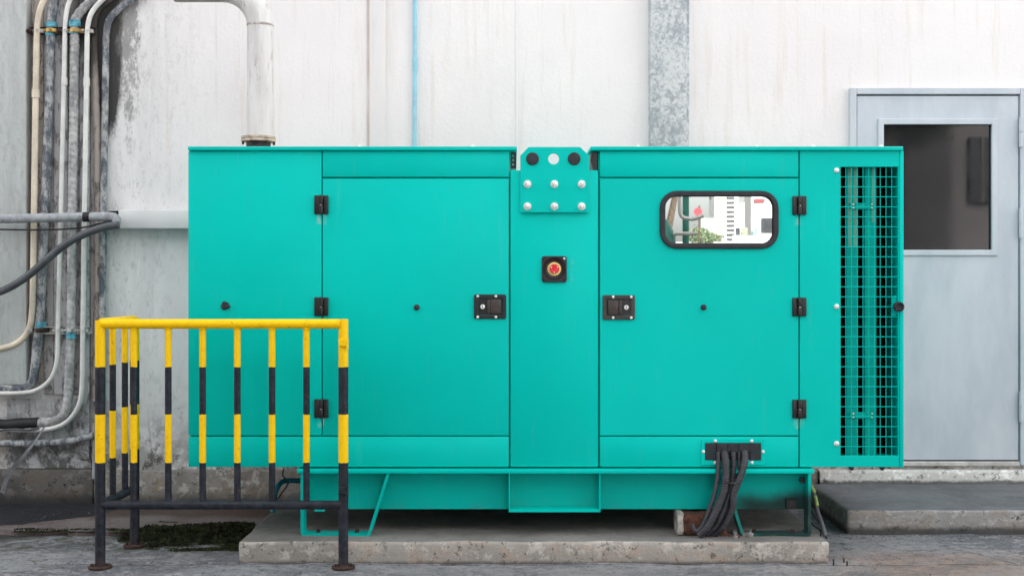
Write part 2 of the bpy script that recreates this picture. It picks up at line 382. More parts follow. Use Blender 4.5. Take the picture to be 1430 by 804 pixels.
def inst(src, loc, parent):                    # same mesh again at another place
    o = src.copy(); C.objects.link(o); loc = Vector(loc)
    o.parent = parent; o.location = loc - (ORG[parent.name] if parent else Vector((0, 0, 0))); ORG[o.name] = loc
    for k in ('label',):
        if k in o: del o[k]
    return o
def tag(o, label, cat, group=None, kind=None):
    o['label'] = label
    if cat: o['category'] = cat
    if group: o['group'] = group
    if kind: o['kind'] = kind
    return o
def thing(name, loc, label, cat, group=None):
    o = bpy.data.objects.new(name, None); C.objects.link(o); o.location = loc; ORG[o.name] = Vector(loc); o.empty_display_size = 0.1
    return tag(o, label, cat, group)
def struct(o): o['kind'] = 'structure'; return o

def rrect(x0, x1, z0, z1, r, n=6):
    out = []
    for cx, cz, a in ((x1 - r, z1 - r, 0), (x0 + r, z1 - r, 90), (x0 + r, z0 + r, 180), (x1 - r, z0 + r, 270)):
        for k in range(n + 1):
            t = R(a + 90 * k / n); out.append((cx + r * math.cos(t), cz + r * math.sin(t)))
    return out
def circ(cx, cz, r, n=24): return [(cx + r * math.cos(2 * math.pi * k / n), cz + r * math.sin(2 * math.pi * k / n)) for k in range(n)]
def plate(name, loops, y0, y1, mats, parent=None, bev=0.001):     # flat sheet in XZ with holes
    cu = bpy.data.curves.new(name, 'CURVE'); cu.dimensions = '2D'; cu.fill_mode = 'BOTH'
    h = (y1 - y0) / 2; cu.extrude = max(h - bev, 0.0002); cu.bevel_depth = bev; cu.bevel_resolution = 1; cu.offset = -bev
    for lp in loops:
        sp = cu.splines.new('POLY'); sp.points.add(len(lp) - 1)
        for i, (a, b) in enumerate(lp): sp.points[i].co = (a, b, 0, 1)
        sp.use_cyclic_u = True
    t = bpy.data.objects.new("tmp", cu); C.objects.link(t)
    dg = bpy.context.evaluated_depsgraph_get(); me = bpy.data.meshes.new_from_object(t.evaluated_get(dg)); C.objects.unlink(t); bpy.data.objects.remove(t)
    me.transform(Matrix.Translation((0, (y0 + y1) / 2, 0)) @ Matrix.Rotation(R(90), 4, 'X')); finish(me, 30)
    me.materials.clear()
    return link(name, me, mats, parent)

# ================================================================== THE SETTING
def grid(x0, x1, y0, y1, nx, ny, hf, skirt=None):
    b = bmesh.new(); V = []
    for j in range(ny + 1):
        row = []
        for i in range(nx + 1):
            x = x0 + (x1 - x0) * i / nx; y = y0 + (y1 - y0) * j / ny
            row.append(b.verts.new((x, y, hf(x, y))))
        V.append(row)
    for j in range(ny):
        for i in range(nx): b.faces.new((V[j][i], V[j][i + 1], V[j + 1][i + 1], V[j + 1][i]))
    if skirt is not None:
        rim = V[0] + [V[j][-1] for j in range(1, ny + 1)] + V[-1][::-1][1:] + [V[j][0] for j in range(ny - 1, 0, -1)]
        lo = [b.verts.new((v.co.x, v.co.y, skirt)) for v in rim]
        for i in range(len(rim)):
            j = (i + 1) % len(rim); b.faces.new((rim[j], rim[i], lo[i], lo[j]))
    bmesh.ops.recalc_face_normals(b, faces=b.faces[:])
    m = MB(); m.bm.free(); m.bm = b; return m
from mathutils import noise as mn
def fbm(x, y, s, o=4): return mn.fractal(Vector((x * s, y * s, 3.3)), 1.0, 2.0, o)

def groundmat():
    g = G("old_concrete_ground")
    n1 = g.noise(1.8, 8, 0.7, (0.8, 1.4, 1)); n2 = g.noise(9, 9, 0.8, (0.9, 1.3, 1)); n3 = g.noise(60, 6, 0.75)
    c = g.mix(g.ramp(n1, 0.40, 0.60), (0.12, 0.125, 0.143), (0.255, 0.26, 0.275))
    c = g.mix(g.mul(g.ramp(n2, 0.5, 0.58), 0.8), c, (0.34, 0.325, 0.34))
    c = g.mix(g.mul(g.ramp(g.noise(17, 9, 0.85, (1, 1.1, 1)), 0.52, 0.58), 0.8), c, (0.045, 0.048, 0.055))
    c = g.mix(g.mul(g.ramp(g.noise(55, 8, 0.85), 0.52, 0.60), 0.45), c, (0.42, 0.42, 0.42))
    c = g.mix(g.mul(g.ramp(g.noise(75, 8, 0.85, (1.1, 0.9, 1)), 0.54, 0.60), 0.6), c, (0.05, 0.05, 0.055))
    # rusty patches and the diagonal fine scratches
    w1 = g.mul(g.band(g.x, 1.45, 2.3, 0.25), g.band(g.y, 4.7, 5.5, 0.15), g.ramp(n2, 0.3, 0.6))
    c = g.mix(g.mul(w1, 0.6), c, (0.27, 0.18, 0.12))
    w2 = g.mul(g.ramp(g.x, -1.0, -0.2), g.ramp(g.y, 5.15, 5.30, 1, 0), g.ramp(n1, 0.3, 0.6))
    c = g.mix(g.mul(w2, 0.4), c, (0.26, 0.21, 0.19))
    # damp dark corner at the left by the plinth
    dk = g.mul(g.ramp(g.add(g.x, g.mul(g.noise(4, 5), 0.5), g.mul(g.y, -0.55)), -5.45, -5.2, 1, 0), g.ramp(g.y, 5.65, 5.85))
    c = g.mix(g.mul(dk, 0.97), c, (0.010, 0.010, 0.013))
    # green grime in front of the moss
    mz = g.mul(g.band(g.x, -2.6, -1.2, 0.15), g.band(g.y, 5.50, 5.98, 0.10), g.ramp(g.noise(14, 7, 0.7), 0.42, 0.6))
    c = g.mix(g.mul(mz, 0.85), c, (0.05, 0.056, 0.034))
    c = g.mix(g.mul(g.band(g.x, -2.9, -1.5, 0.2), g.band(g.y, 4.9, 5.4, 0.1), g.ramp(g.noise(11, 7, 0.75), 0.56, 0.64), 0.7), c, (0.13, 0.15, 0.08))
    ln = g.add(g.mul(g.add(g.x, -2.06), 0.848), g.mul(g.add(g.y, -5.56), 0.53), g.mul(g.add(g.noise(9, 5), -0.5), 0.03))
    crk = g.mul(g.ramp(g.ma('ABSOLUTE', ln), 0.001, 0.006, 1, 0), g.band(g.y, 5.30, 5.60, 0.01), g.ramp(g.x, 1.9, 1.95))
    c = g.mix(g.mul(crk, 0.9), c, (0.03, 0.03, 0.03))
    return g.out(c, g.ramp(n2, 0.3, 0.7, 0.62, 0.9), 0, g.bump(g.add(g.mul(n3, 0.6), g.mul(n2, 1.5)), 0.008), 0.35)
M['ground'] = groundmat()
g_ = G("far_ground"); M['far'] = g_.out(g_.mix(g_.ramp(g_.noise(0.6, 6), 0.3, 0.7), (0.13, 0.13, 0.13), (0.20, 0.195, 0.19)), 0.9)
struct(obj('ground', MB().box(-400, 400, -600, 400, -0.6, -0.05), M['far']))
pave = thing('pavement', (0, 5, 0), 'x', None); del pave['label']; pave['kind'] = 'structure'
J = 5.285
def hf_front(x, y): 
    e = min(abs(y - J), 0.06) / 0.06
    return 0.006 * fbm(x, y, 1.3) + 0.004 * fbm(x + 9, y * 1.6, 6) - 0.003 - 0.008 * (1 - e) ** 3
def terr(x, y):     # broken raised layer of concrete at the left
    v = fbm(x * 0.8 + 4, y * 1.7 + 1, 1.9, 5) + (-(x + 2.0) * 0.5)
    return 0.016 * max(0.0, min(1.0, (v - 0.1) * 14)) if x < -0.9 else 0.0
def hf_l(x, y):
    base = hf_front(x, y) + terr(x, y)
    return base
for (a, b, c, d, nx, ny) in ((-9, -3.4, 3.6, J, 100, 40), (-3.396, 3.4, 3.6, J, 500, 110), (3.404, 9, 3.6, J, 80, 40)):
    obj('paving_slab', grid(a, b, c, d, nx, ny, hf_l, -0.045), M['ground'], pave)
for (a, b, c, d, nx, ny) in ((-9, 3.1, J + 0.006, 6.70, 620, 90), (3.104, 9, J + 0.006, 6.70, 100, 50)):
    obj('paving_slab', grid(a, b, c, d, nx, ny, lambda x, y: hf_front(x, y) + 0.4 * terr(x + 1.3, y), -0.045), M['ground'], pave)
obj('paving_slab', grid(-9, 9, -4, 3.594, 60, 30, lambda x, y: 0.004 * fbm(x, y, 1), -0.045), M['ground'], pave)

# reddish old apron running up to the wall at the left
def apronmat():
    g = G("red_brown_concrete"); n = g.noise(10, 8, 0.7); c = g.mix(g.ramp(g.noise(2.5, 6, 0.6), 0.35, 0.65), (0.105, 0.078, 0.072), (0.175, 0.15, 0.145))
    c = g.mix(g.mul(g.ramp(n, 0.5, 0.65), 0.6), c, (0.05, 0.033, 0.028))
    c = g.mix(g.mul(g.ramp(g.noise(45, 6, 0.8), 0.5, 0.62), 0.5), c, (0.27, 0.24, 0.23))
    c = g.mix(g.mul(g.ramp(g.add(g.y, g.mul(g.noise(4, 5), 0.25)), 6.25, 6.4), 0.8), c, (0.055, 0.03, 0.022))
    return g.out(c, 0.85, 0, g.bump(g.add(n, g.noise(60, 5, 0.7)), 0.008), 0.3)
M['apron'] = apronmat()
def apron():
    pts = []
    n = 70
    for i in range(n + 1):
        x = -2.62 + (1.50 * i / n)
        y = 5.90 + 0.035 * fbm(x, 0, 2.0) + 0.018 * fbm(x, 5, 9) - (0.03 if i > 20 else 0)
        pts.append((x, y))
    pts += [(-1.08, 6.3), (-1.1, 6.42)]
    for i in range(16):
        x = -1.2 - 0.9 * i / 15; pts.append((x, 6.43 + 0.03 * fbm(x, 2, 5)))
    for i in range(12):                       # ragged diagonal left edge
        t = (i + 1) / 13; pts.append((-2.1 - 0.52 * t + 0.03 * fbm(t * 3, 8, 4), 6.30 - 0.36 * t ** 0.8 + 0.03 * fbm(t, 1, 6)))
    return pts
obj('apron_slab', MB().prism(apron(), -0.02, 0.022, 'Z'), M['apron'], pave)
# far courtyard beyond the slabs is the ground sheet

# ------------------------------------------------------------------ the factory building
bld = thing('factory_building', (0, WY, 0), 'white plastered factory building with stained wall and grey metal door, behind the generator', 'building')
dx0, dx1, dz0, dz1 = X(1186, WY), X(1428, WY), Z(650, WY), Z(125, WY)
H = 16.0  # unseen upper height raised so the walls opposite stay in shade
def wallbox(x0, x1, z0, z1, nm='wall'):
    return obj(nm, MB().box(x0, x1, WY, WY + 0.25, z0, z1), M['wall'], bld)
wallbox(-9, dx0, -0.04, H); wallbox(dx1, 9, -0.04, H, 'wall'); wallbox(dx0, dx1, dz1, H); wallbox(dx0, dx1, -0.04, dz0)
obj('roof', MB().box(-9.1, 9.1, WY + 0.26, WY + 9, H - 0.15, H + 0.1, 0.02), M['wall'], bld)
for xx in (-9, 8.75): obj('side_wall', MB().box(xx, xx + 0.25, WY + 0.25, WY + 9, -0.04, H - 0.16), M['wall'], bld)
obj('rear_wall', MB().box(-9, 9, WY + 8.75, WY + 9, -0.04, H - 0.16), M['wall'], bld)
# raised plaster rib and panel joints
obj('plaster_rib', MB().box(X(516, WY), X(539, WY), WY - 0.022, WY - 0.001, 0.19, H - 0.2, 0.006, 2), M['wall'], bld)
obj('plaster_rib', MB().box(X(720, WY), X(723, WY), WY - 0.004, WY - 0.001, 0.19, H - 0.2, 0.001), M['wall'], bld)
# plinths
plz = Z(655, WY)
obj('plinth', MB().box(-9, X(134, WY), WY - 0.052, WY - 0.001, -0.04, plz + .004, 0.008, 2), M['plinth_dark'], bld)
obj('plinth', MB().box(X(134.3, WY), X(1140, WY), WY - 0.045, WY - 0.001, -0.04, plz, 0.008, 2), M['plinth'], bld)
def ragged_bar(x0, x1, y0, y1, z0, z1, n=120, amp=0.008):
    prof = []
    b = bmesh.new(); rows = []
    for i in range(n + 1):
        x = x0 + (x1 - x0) * i / n; e = amp * fbm(x, 1, 7); f = amp * fbm(x, 9, 11)
        rows.append([b.verts.new(p) for p in ((x, y0 + f, z0), (x, y0 + f * 0.7, z1 - 0.014 + e * .5), (x, y0 + 0.012 + e, z1 + e * .5), (x, y1, z1), (x, y1, z0))])
    for i in range(n):
        for k in range(5): b.faces.new((rows[i][k], rows[i][(k + 1) % 5], rows[i + 1][(k + 1) % 5], rows[i + 1][k]))
    b.faces.new(rows[0]); b.faces.new(rows[-1]); bmesh.ops.recalc_face_normals(b, faces=b.faces[:])
    m = MB(); m.bm.free(); m.bm = b; return m
obj('door_kerb', ragged_bar(X(1141, WY), 9, WY - 0.07, WY - 0.001, 0.0, Z(657, WY - .07)), M['kerb'], bld, sharp=60)
# left pilaster and the vertical strips that carry the ducts
def dirtywall(name, base, dk, am):
    g = G(name); n = g.noise(5, 8, 0.7, (3, 3, 0.5)); c = g.mix(g.ramp(n, 0.3, 0.7), base, tuple(v * 0.82 for v in base))
    c = g.mix(g.mul(g.ramp(g.noise(14, 8, 0.75, (2.2, 2.2, 0.8)), 0.50, 0.60), am), c, dk)
    top = g.mul(g.band(g.x, X(98, WY), X(160, WY), 0.06), g.ramp(g.add(g.z, g.mul(g.noise(9, 8, 0.8, (3, 3, 0.6)), 0.8)), Z(150, WY) + .4, Z(60, WY) + .4))
    c = g.mix(g.mul(top, 0.9), c, (0.035, 0.033, 0.03))
    low = g.ramp(g.add(g.z, g.mul(g.noise(6, 6), 0.5)), 0.45, 1.0, 1, 0)
    c = g.mix(g.mul(low, g.ramp(g.noise(7, 9, 0.8), 0.44, 0.54), 0.85), c, (0.075, 0.07, 0.068))
    return g.out(c, 0.88, 0, g.bump(g.noise(40, 6, 0.7), 0.004), 0.25)
M['pil'] = dirtywall("pilaster_plaster", (0.60, 0.62, 0.61), (0.36, 0.36, 0.35), 0.35)
M['strip_a'] = dirtywall("strip_grey", (0.42, 0.405, 0.40), (0.10, 0.095, 0.09), 0.85)
M['strip_b'] = dirtywall("strip_pale", (0.52, 0.52, 0.53), (0.14, 0.135, 0.13), 0.8)
M['strip_c'] = dirtywall("strip_tan", (0.42, 0.37, 0.33), (0.10, 0.085, 0.075), 0.85)
obj('pilaster', MB().box(-9, X(39, WY - .05), WY - 0.075, WY - 0.001, Z(537, WY - .07), H - 0.2, 0.008, 2), M['pil'], bld)
for a, b, d, m in ((40, 44, .035, 'strip_b'), (45, 62, .012, 'strip_c'), (63.5, 77, .022, 'strip_a'), (78, 97, .030, 'strip_b'), (98.5, 112, .016, 'strip_a'), (113, 127, .026, 'strip_b'), (128, 137, .014, 'strip_a')):
    obj('wall_strip', MB().box(X(a, WY), X(b, WY), WY - d, WY - 0.001, Z(534 if a < 60 else (640 if a > 112 else 550), WY), H - 0.2, 0.003), M[m], bld)
obj('plaster_patch', MB().box(X(10, WY), X(128, WY), WY - 0.010, WY - 0.001, 0.19, Z(556, WY), 0.003), M['strip_b'], bld)
# door: frame, leaf, pane, hinges
fr = obj('door_frame', MB().box(X(1185, WY), X(1194, WY), WY - 0.035, WY + 0.1, Z(648, WY), Z(124, WY), 0.003)
     .box(X(1421.6, WY), X(1434, WY), WY - 0.035, WY + 0.1, Z(648, WY), Z(124, WY), 0.003)
     .box(X(1194, WY) + .001, X(1421.6, WY) - .001, WY - 0.034, WY + 0.1, Z(133, WY), Z(124.2, WY), 0.003), M['door'], bld)
obj('threshold', MB().box(X(1194, WY) + .001, X(1421.6, WY) - .001, WY - 0.03, WY + 0.1, Z(649, WY), Z(643, WY), 0.002), M['silver'], bld)
leaf = plate('door', [[(X(a, WY), Z(b, WY)) for a, b in ((1195.5, 641), (1420, 641), (1420, 135), (1195.5, 135))],
                      [(X(a, WY), Z(b, WY)) for a, b in ((1231, 350), (1383, 350), (1383, 174), (1231, 174))]], WY - 0.022, WY + 0.03, M['door'], bld, 0.0015)
leaf['label'] = 'grey blue metal door with a dark glass pane in its upper half'
for (o_, i_, d) in ((((1224, 1390, 167, 357)), (1232, 1382, 175, 349), 0.006),):
    plate('glazing_bead', [[(X(a, WY), Z(b, WY)) for a, b in ((o_[0], o_[3]), (o_[1], o_[3]), (o_[1], o_[2]), (o_[0], o_[2]))],
                   [(X(a, WY), Z(b, WY)) for a, b in ((i_[0], i_[3]), (i_[1], i_[3]), (i_[1], i_[2]), (i_[0], i_[2]))]], WY - 0.034, WY - 0.0225, M['door'], leaf, 0.004)
obj('window_pane', MB().box(X(1229, WY), X(1385, WY), WY - 0.008, WY - 0.002, Z(352, WY), Z(172, WY)), M['darkglass'], leaf)
for zc in (186, 312, 567):
    m = MB(); y = WY - 0.04
    zt, zb = Z(zc - 20.5, WY), Z(zc + 20.5, WY); zm = (zt + zb) / 2
    m.cyl((X(1421.5, WY), y, zb), (X(1421.5, WY), y, zm - .0015), 0.0115, 14); m.cyl((X(1421.5, WY), y, zm + .0015), (X(1421.5, WY), y, zt), 0.0115, 14)
    obj('hinge', m, M['door'], leaf)

# ------------------------------------------------------------------ concrete step, generator pad
def bumpy_block(x0, x1, y0, y1, z1, bev=0.015, amp=0.005, z0=-0.04, chip=None):
    b = bmesh.new(); bmesh.ops.create_cube(b, size=1)
    for v in b.verts: v.co = Vector(((x0 + x1) / 2 + v.co.x * (x1 - x0), (y0 + y1) / 2 + v.co.y * (y1 - y0), (z0 + z1) / 2 + v.co.z * (z1 - z0)))
    bmesh.ops.bevel(b, geom=b.edges[:], offset=bev, segments=3, affect='EDGES', profile=0.5)
    st = 0.03; n = int((x1 - x0) / st)
    for i in range(1, n):
        bmesh.ops.bisect_plane(b, geom=b.verts[:] + b.edges[:] + b.faces[:], plane_co=(x0 + (x1 - x0) * i / n, 0, 0), plane_no=(1, 0, 0))
    for i in range(1, 12):
        bmesh.ops.bisect_plane(b, geom=b.verts[:] + b.edges[:] + b.faces[:], plane_co=(0, y0 + (y1 - y0) * i / 12, 0), plane_no=(0, 1, 0))
    bmesh.ops.bisect_plane(b, geom=b.verts[:] + b.edges[:] + b.faces[:], plane_co=(0, 0, z1 * 0.5), plane_no=(0, 0, 1))
    for v in b.verts:
        p = v.co
        v.co = p + Vector((amp * mn.noise(p * 9), amp * 1.4 * mn.noise(p * 8 + Vector((5, 0, 0))), amp * 0.8 * mn.noise(p * 6 + Vector((0, 7, 0)))))
    m = MB(); m.bm.free(); m.bm = b; return m
SY = F / 284
st = obj('concrete_step', bumpy_block(X(1183, SY), 7, SY, WY - 0.072, Z(712, SY), 0.012, 0.004), M['step'], sharp=60)
tag(st, 'long grey concrete step below the metal door at the right', 'step')
PT = 0.093
PADY = 5.30
pad = obj('concrete_pad', bumpy_block(X(333, PADY), X(1158, PADY), PADY, 6.62, PT, 0.016, 0.006), M['pad'], sharp=60)
tag(pad, 'low weathered concrete pad on the ground that carries the green generator', 'concrete pad')

# ================================================================== THE GENERATOR
gen = thing('generator', (X(776, GY), GY + 0.5, PT), 'large teal green enclosed diesel generator on the concrete pad, in front of the white wall', 'generator')
x = lambda p: X(p, GY)
z = lambda p: Z(p, GY)
GB = GY + 1.02      # back of the cabinet
TH = 0.022
gx0, gx1 = x(263), x(1262)
body = MB()
body.box(gx0 + .004, x(711), GY + TH + .001, GB, z(651.5), z(212.5))
body.box(x(711) + .001, x(836) - .001, GY + TH + .001, GB - .001, z(651.5) + .001, z(238.5))
body.box(x(836), x(1166), GY + TH + .001, GB, z(651.5), z(212.5))
obj('cabinet_body', body, M['teal'], gen)
def panel(n, a, b, c, d, y0=GY, t=TH, bev=0.0022, lab=None, gap=0.9, mat='teal'):
    o = obj(n, MB().box(x(a + gap), x(b - gap), y0, y0 + t, z(d - gap), z(c + gap), bev, 2), M[mat], gen)
    if lab: o['label'] = lab
    return o
panel('side_panel', 262, 450, 210, 608.5)
panel('upper_panel', 449.6, 711.5, 210, 248)
doorL = panel('door', 449.6, 711.5, 248.6, 608.5, lab='left access door without a window')
panel('lower_panel', 262, 711.5, 608.5, 652.5)
cp = panel('centre_panel', 712, 836, 237, 652.5)
panel('upper_panel', 837, 1116, 210, 248)
# right door has an opening for the window
wl_, wr_, wt_, wb_ = 925, 1083, 271, 343
doorR = plate('door', [[(x(a), z(b)) for a, b in ((837.9, 607.6), (1115.1, 607.6), (1115.1, 249.5), (837.9, 249.5))],
                       rrect(x(wl_), x(wr_), z(wb_), z(wt_), 0.062)], GY, GY + TH, M['teal'], gen, 0.0018)
doorR['label'] = 'right access door with a rounded window'
panel('lower_panel', 837, 1116, 608.5, 652.5)
# window
gas = plate('window_gasket', [rrect(x(921), x(1087), z(347.5), z(266.5), 0.078), rrect(x(929), x(1079), z(339.5), z(274.5), 0.050)], GY - 0.014, GY - 0.0005, M['rubber'], doorR, 0.006)
obj('window_pane', MB().box(x(923), x(1085), GY + 0.004, GY + 0.009, z(345), z(269)), M['mirror'], doorR)
# right end: panel with grille opening
gl, gr, gt, gb = 1174, 1254.5, 233, 636
rp = plate('vent_panel', [[(x(a), z(b)) for a, b in ((1117, 651.6), (1255.5, 651.6), (1255.5, 210.6), (1117, 210.6))],
                          [(x(a), z(b)) for a, b in ((gl, gb), (gr, gb), (gr, gt), (gl, gt))]], GY, GY + TH, M['teal'], gen, 0.0012)
obj('corner_post', MB().box(x(1256), gx1, GY - .001, GY + 0.06, z(652.5), z(210.5), 0.003, 2), M['teal'], gen)
endm = MB()
endm.box(x(1259), gx1 - .004, GY + 0.061, GB, z(651.5), z(212.5))
endm.box(x(1166) + .001, x(1259) - .001, GB - 0.02, GB - 0.001, z(651.5) + .001, z(212.5) - .001)
endm.box(x(1166) + .001, x(1259) - .001, GY + TH + .001, GB - 0.021, z(651.5) + .001, z(642))
endm.box(x(1166) + .001, x(1259) - .001, GY + TH + .001, GB - 0.021, z(226), z(212.5) - .001)
obj('end_casing', endm, M['teal'], gen)
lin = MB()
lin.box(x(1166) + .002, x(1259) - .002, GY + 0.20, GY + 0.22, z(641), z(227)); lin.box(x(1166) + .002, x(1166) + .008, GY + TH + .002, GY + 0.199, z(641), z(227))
obj('shade_backing', lin, M['inside'], gen)  # added black sheets stand in for the shaded depth behind the grille
gril = obj('grille_frame', MB().box(x(gl - 1.5), x(gl) - .0015, GY + TH + .0005, GY + TH + 0.006, z(gb), z(gt)).box(x(gr) + .0015, x(gr + 1), GY + TH + .0005, GY + TH + 0.006, z(gb), z(gt)), M['teal'], gen)
wv = None; wh = None; wr = 0.0016
for k in range(1, 10):
    xx = x(gl + 8.05 * k)
    if wv is None: wv = obj('wire', MB().cyl((xx, GY + 0.012, z(gb) - .004), (xx, GY + 0.012, z(gt) + .004), wr, 6), M['teal'], gril)
    else: inst(wv, (xx, ORG[wv.name].y, ORG[wv.name].z), gril)
for k in range(1, 29):
    zz = z(gt + 13.95 * k)
    if wh is None: wh = obj('wire', MB().cyl((x(gl) - .004, GY + 0.0085, zz), (x(gr) + .004, GY + 0.0085, zz), wr * 1.15, 6), M['teal'], gril)
    else: inst(wh, (ORG[wh.name].x, ORG[wh.name].y, zz), gril)
# upright bars behind the grille
D1 = GY + 0.05
xd = lambda p: X(p, D1)
obj('inner_bar', MB().box(xd(1182), xd(1198.3), D1, D1 + 0.012, z(640), z(228), 0.002), M['fin'], gen)
obj('inner_bar', MB().box(xd(1207.5), xd(1224), D1, D1 + 0.012, z(640), z(228), 0.002), M['fin'], gen)
obj('inner_bar', MB().box(X(1206.2, D1 + .02), X(1207.2, D1 + .02), D1 + .013, D1 + 0.03, z(640), z(228)), M['fin'], gen)
obj('core_face', MB().box(xd(1184), xd(1189), D1 - .0015, D1 - .0005, z(345), z(232)).box(xd(1191.5), xd(1196.5), D1 - .0015, D1 - .0005, z(345), z(232)).box(xd(1217), xd(1222), D1 - .0015, D1 - .0005, z(310), z(232)), M['fin_dusty'], gen)
smallbolt = None
for yy in (287, 581):
    br = obj('bracket', MB().box(xd(1186), xd(1221), D1 - 0.006, D1 - 0.002, z(yy + 4.5), z(yy - 4.5), 0.001), M['fin'], gen)
    for bx_ in (1191, 1217):
        for bz in (-2.5, 2.5):
            if smallbolt is None: smallbolt = obj('bolt', MB().cyl((xd(bx_), D1 - 0.011, z(yy + bz)), (xd(bx_), D1 - 0.0061, z(yy + bz)), 0.0042, 6), M['chrome'], br)
            else: inst(smallbolt, (xd(bx_), ORG[smallbolt.name].y, z(yy + bz)), br)
# round headed bolts on the vent panel
def dome(r, h): return [(r, 0), (r * 1.0, -h * 0.25), (r * 0.85, -h * 0.65), (r * 0.5, -h * 0.93), (0.0005, -h)]
db = None
for zz in (238, 428, 619):
    if db is None: db = obj('dome_bolt', MB().lathe((x(1168), GY - .0002, z(zz)), dome(0.0125, 0.008), 20), M['chrome'], gen, origin=(x(1168), GY, z(zz)))
    else: inst(db, (x(1168), GY, z(zz)), gen)
# rubber door stop at the right edge
m = MB().lathe((x(1253), GY - .001, z(428)), [(0.019, 0), (0.0235, -0.012), (0.0235, -0.028), (0.018, -0.030), (0.014, -0.022), (0.006, -0.020), (0.0005, -0.020)], 28)
obj('rubber_stop', m, M['rubber'], gen)
obj('stop_plate', MB().box(x(1247.5), x(1254), GY + 0.018, GY + 0.030, z(441), z(413), 0.001), M['teal'], gen)
# roof lids
LY = GY - 0.016
def lid(a, b):
    m = MB(); m.box(X(a, LY), X(b, LY), LY, GB + 0.02, Z(210, LY), Z(204.5, LY), 0.003, 2)
    return obj('roof_lid', m, M['teal_roof'], gen)
lid(262, 722); lid(824.5, 1261.5)
for a in (501, 660, 892, 1058, 1138, 1233):
    obj('roof_bolt', MB().cyl((X(a, LY), LY + 0.03, Z(204.5, LY)), (X(a, LY), LY + 0.03, Z(204.5, LY) + 0.009), 0.011, 10, 0.008), M['chrome'], gen)
for a, s_ in ((262, -1), (1262, 1)):
    for b in ((258, 417, 475, 555) if s_ < 0 else (372, 450, 484, 594)):
        xx = gx0 + 0.001 if s_ < 0 else gx1 - 0.0005
        obj('side_bolt', MB().cyl((xx, GY + 0.03, z(b)), (xx + s_ * 0.006, GY + 0.03, z(b)), 0.007, 10, 0.005), M['chrome'], gen)
# bracket ends inside the roof gap
hb = plate('slotted_bracket', [[(x(713), z(235)), (x(721), z(235)), (x(721), z(212)), (x(713), z(212))], circ(x(716.5), z(217), 0.005, 10), circ(x(716.5), z(223), 0.005, 10), circ(x(716.5), z(229), 0.005, 10)], GY + 0.02, GY + 0.028, M['plastic'], gen, 0.0008)
obj('gap_bracket', MB().prism([(x(826), z(212.6)), (x(834.6), z(212.6)), (x(834.6), z(237)), (x(829), z(237)), (x(825), z(224))], GY + 0.02, GY + 0.30, 'Y'), M['plastic'], gen)
# lifting plate
lp = plate('lifting_plate', [[(x(a), z(b)) for a, b in ((726.5, 297), (822.5, 297), (822.5, 218), (810, 206), (738, 206), (726.5, 218))], circ(x(773), z(222.5), 0.0245, 28)], GY - 0.018, GY - 0.006, M['teal'], gen, 0.0018)
obj('spacer', MB().box(x(735), x(815), GY - 0.0055, GY - 0.0005, z(292), z(245)), M['teal'], lp)
pg = None
for a in (743.5, 801.5):
    m = MB().lathe((x(a), GY - 0.0182, z(222.5)), [(0.029, 0), (0.029, -0.004), (0.026, -0.0075), (0.010, -0.0085), (0.0005, -0.0088)], 24)
    obj('rubber_plug', m, M['rubber'], lp)
hbolt = None
for a in (736.5, 774, 812):
    for b in (257.5, 288.5):
        if hbolt is None:
            m = MB().lathe((x(a), GY - 0.0182, z(b)), [(0.0175, 0), (0.0175, -0.003)], 24).cyl((x(a), GY - 0.0211, z(b)), (x(a), GY - 0.033, z(b)), 0.0140, 6, 0.0128)
            m.lathe((x(a), GY - 0.033, z(b)), [(0.0125, 0.0005), (0.011, -0.003), (0.006, -0.0048), (0.0005, -0.0052)], 16)
            hbolt = obj('bolt', m, M['chrome'], lp, origin=(x(a), GY - .0182, z(b)))
        else: inst(hbolt, (x(a), GY - .0182, z(b)), lp)
# emergency stop
es = plate('stop_housing', [rrect(x(756.5), x(791.5), z(394), z(357.5), 0.011), circ(x(774), z(375.5), 0.0505, 32)], GY - 0.010, GY - 0.0005, M['rubber'], gen, 0.0025)
ex, ez = x(774), z(375.5)
obj('stop_cup', MB().lathe((ex, GY, ez), [(0.053, -0.0002), (0.0525, -0.006), (0.0500, -0.0085), (0.044, -0.003), (0.036, -0.0015), (0.0005, -0.0012)], 36), M['plastic'], es)
obj('stop_ring', MB().lathe((ex, GY - 0.0014, ez), [(0.031, 0), (0.031, -0.003), (0.0005, -0.0034)], 32), M['yellow'], es)
m = MB().lathe((ex, GY - 0.005, ez), [(0.013, 0), (0.013, -0.008), (0.021, -0.010), (0.0215, -0.018), (0.019, -0.022), (0.014, -0.0222), (0.012, -0.0205), (0.0005, -0.021)], 32)
for k in range(3):
    t = R(120 * k + 30); c = Vector((ex + 0.0155 * math.cos(t), GY - 0.0272, ez + 0.0155 * math.sin(t)))
    m.cyl(c, c + Vector((0, -0.0008, 0)), 0.0028, 8, mi=1)
obj('stop_button', m, [M['red'], M['chrome']], es)
for a in (760, 788):
    for b in (361, 390.5):
        obj('screw', MB().cyl((x(a), GY - 0.0102, z(b)), (x(a), GY - 0.0122, z(b)), 0.0055, 10, 0.0045), M['rust'] if a < 770 or b > 380 else M['chrome'], es)
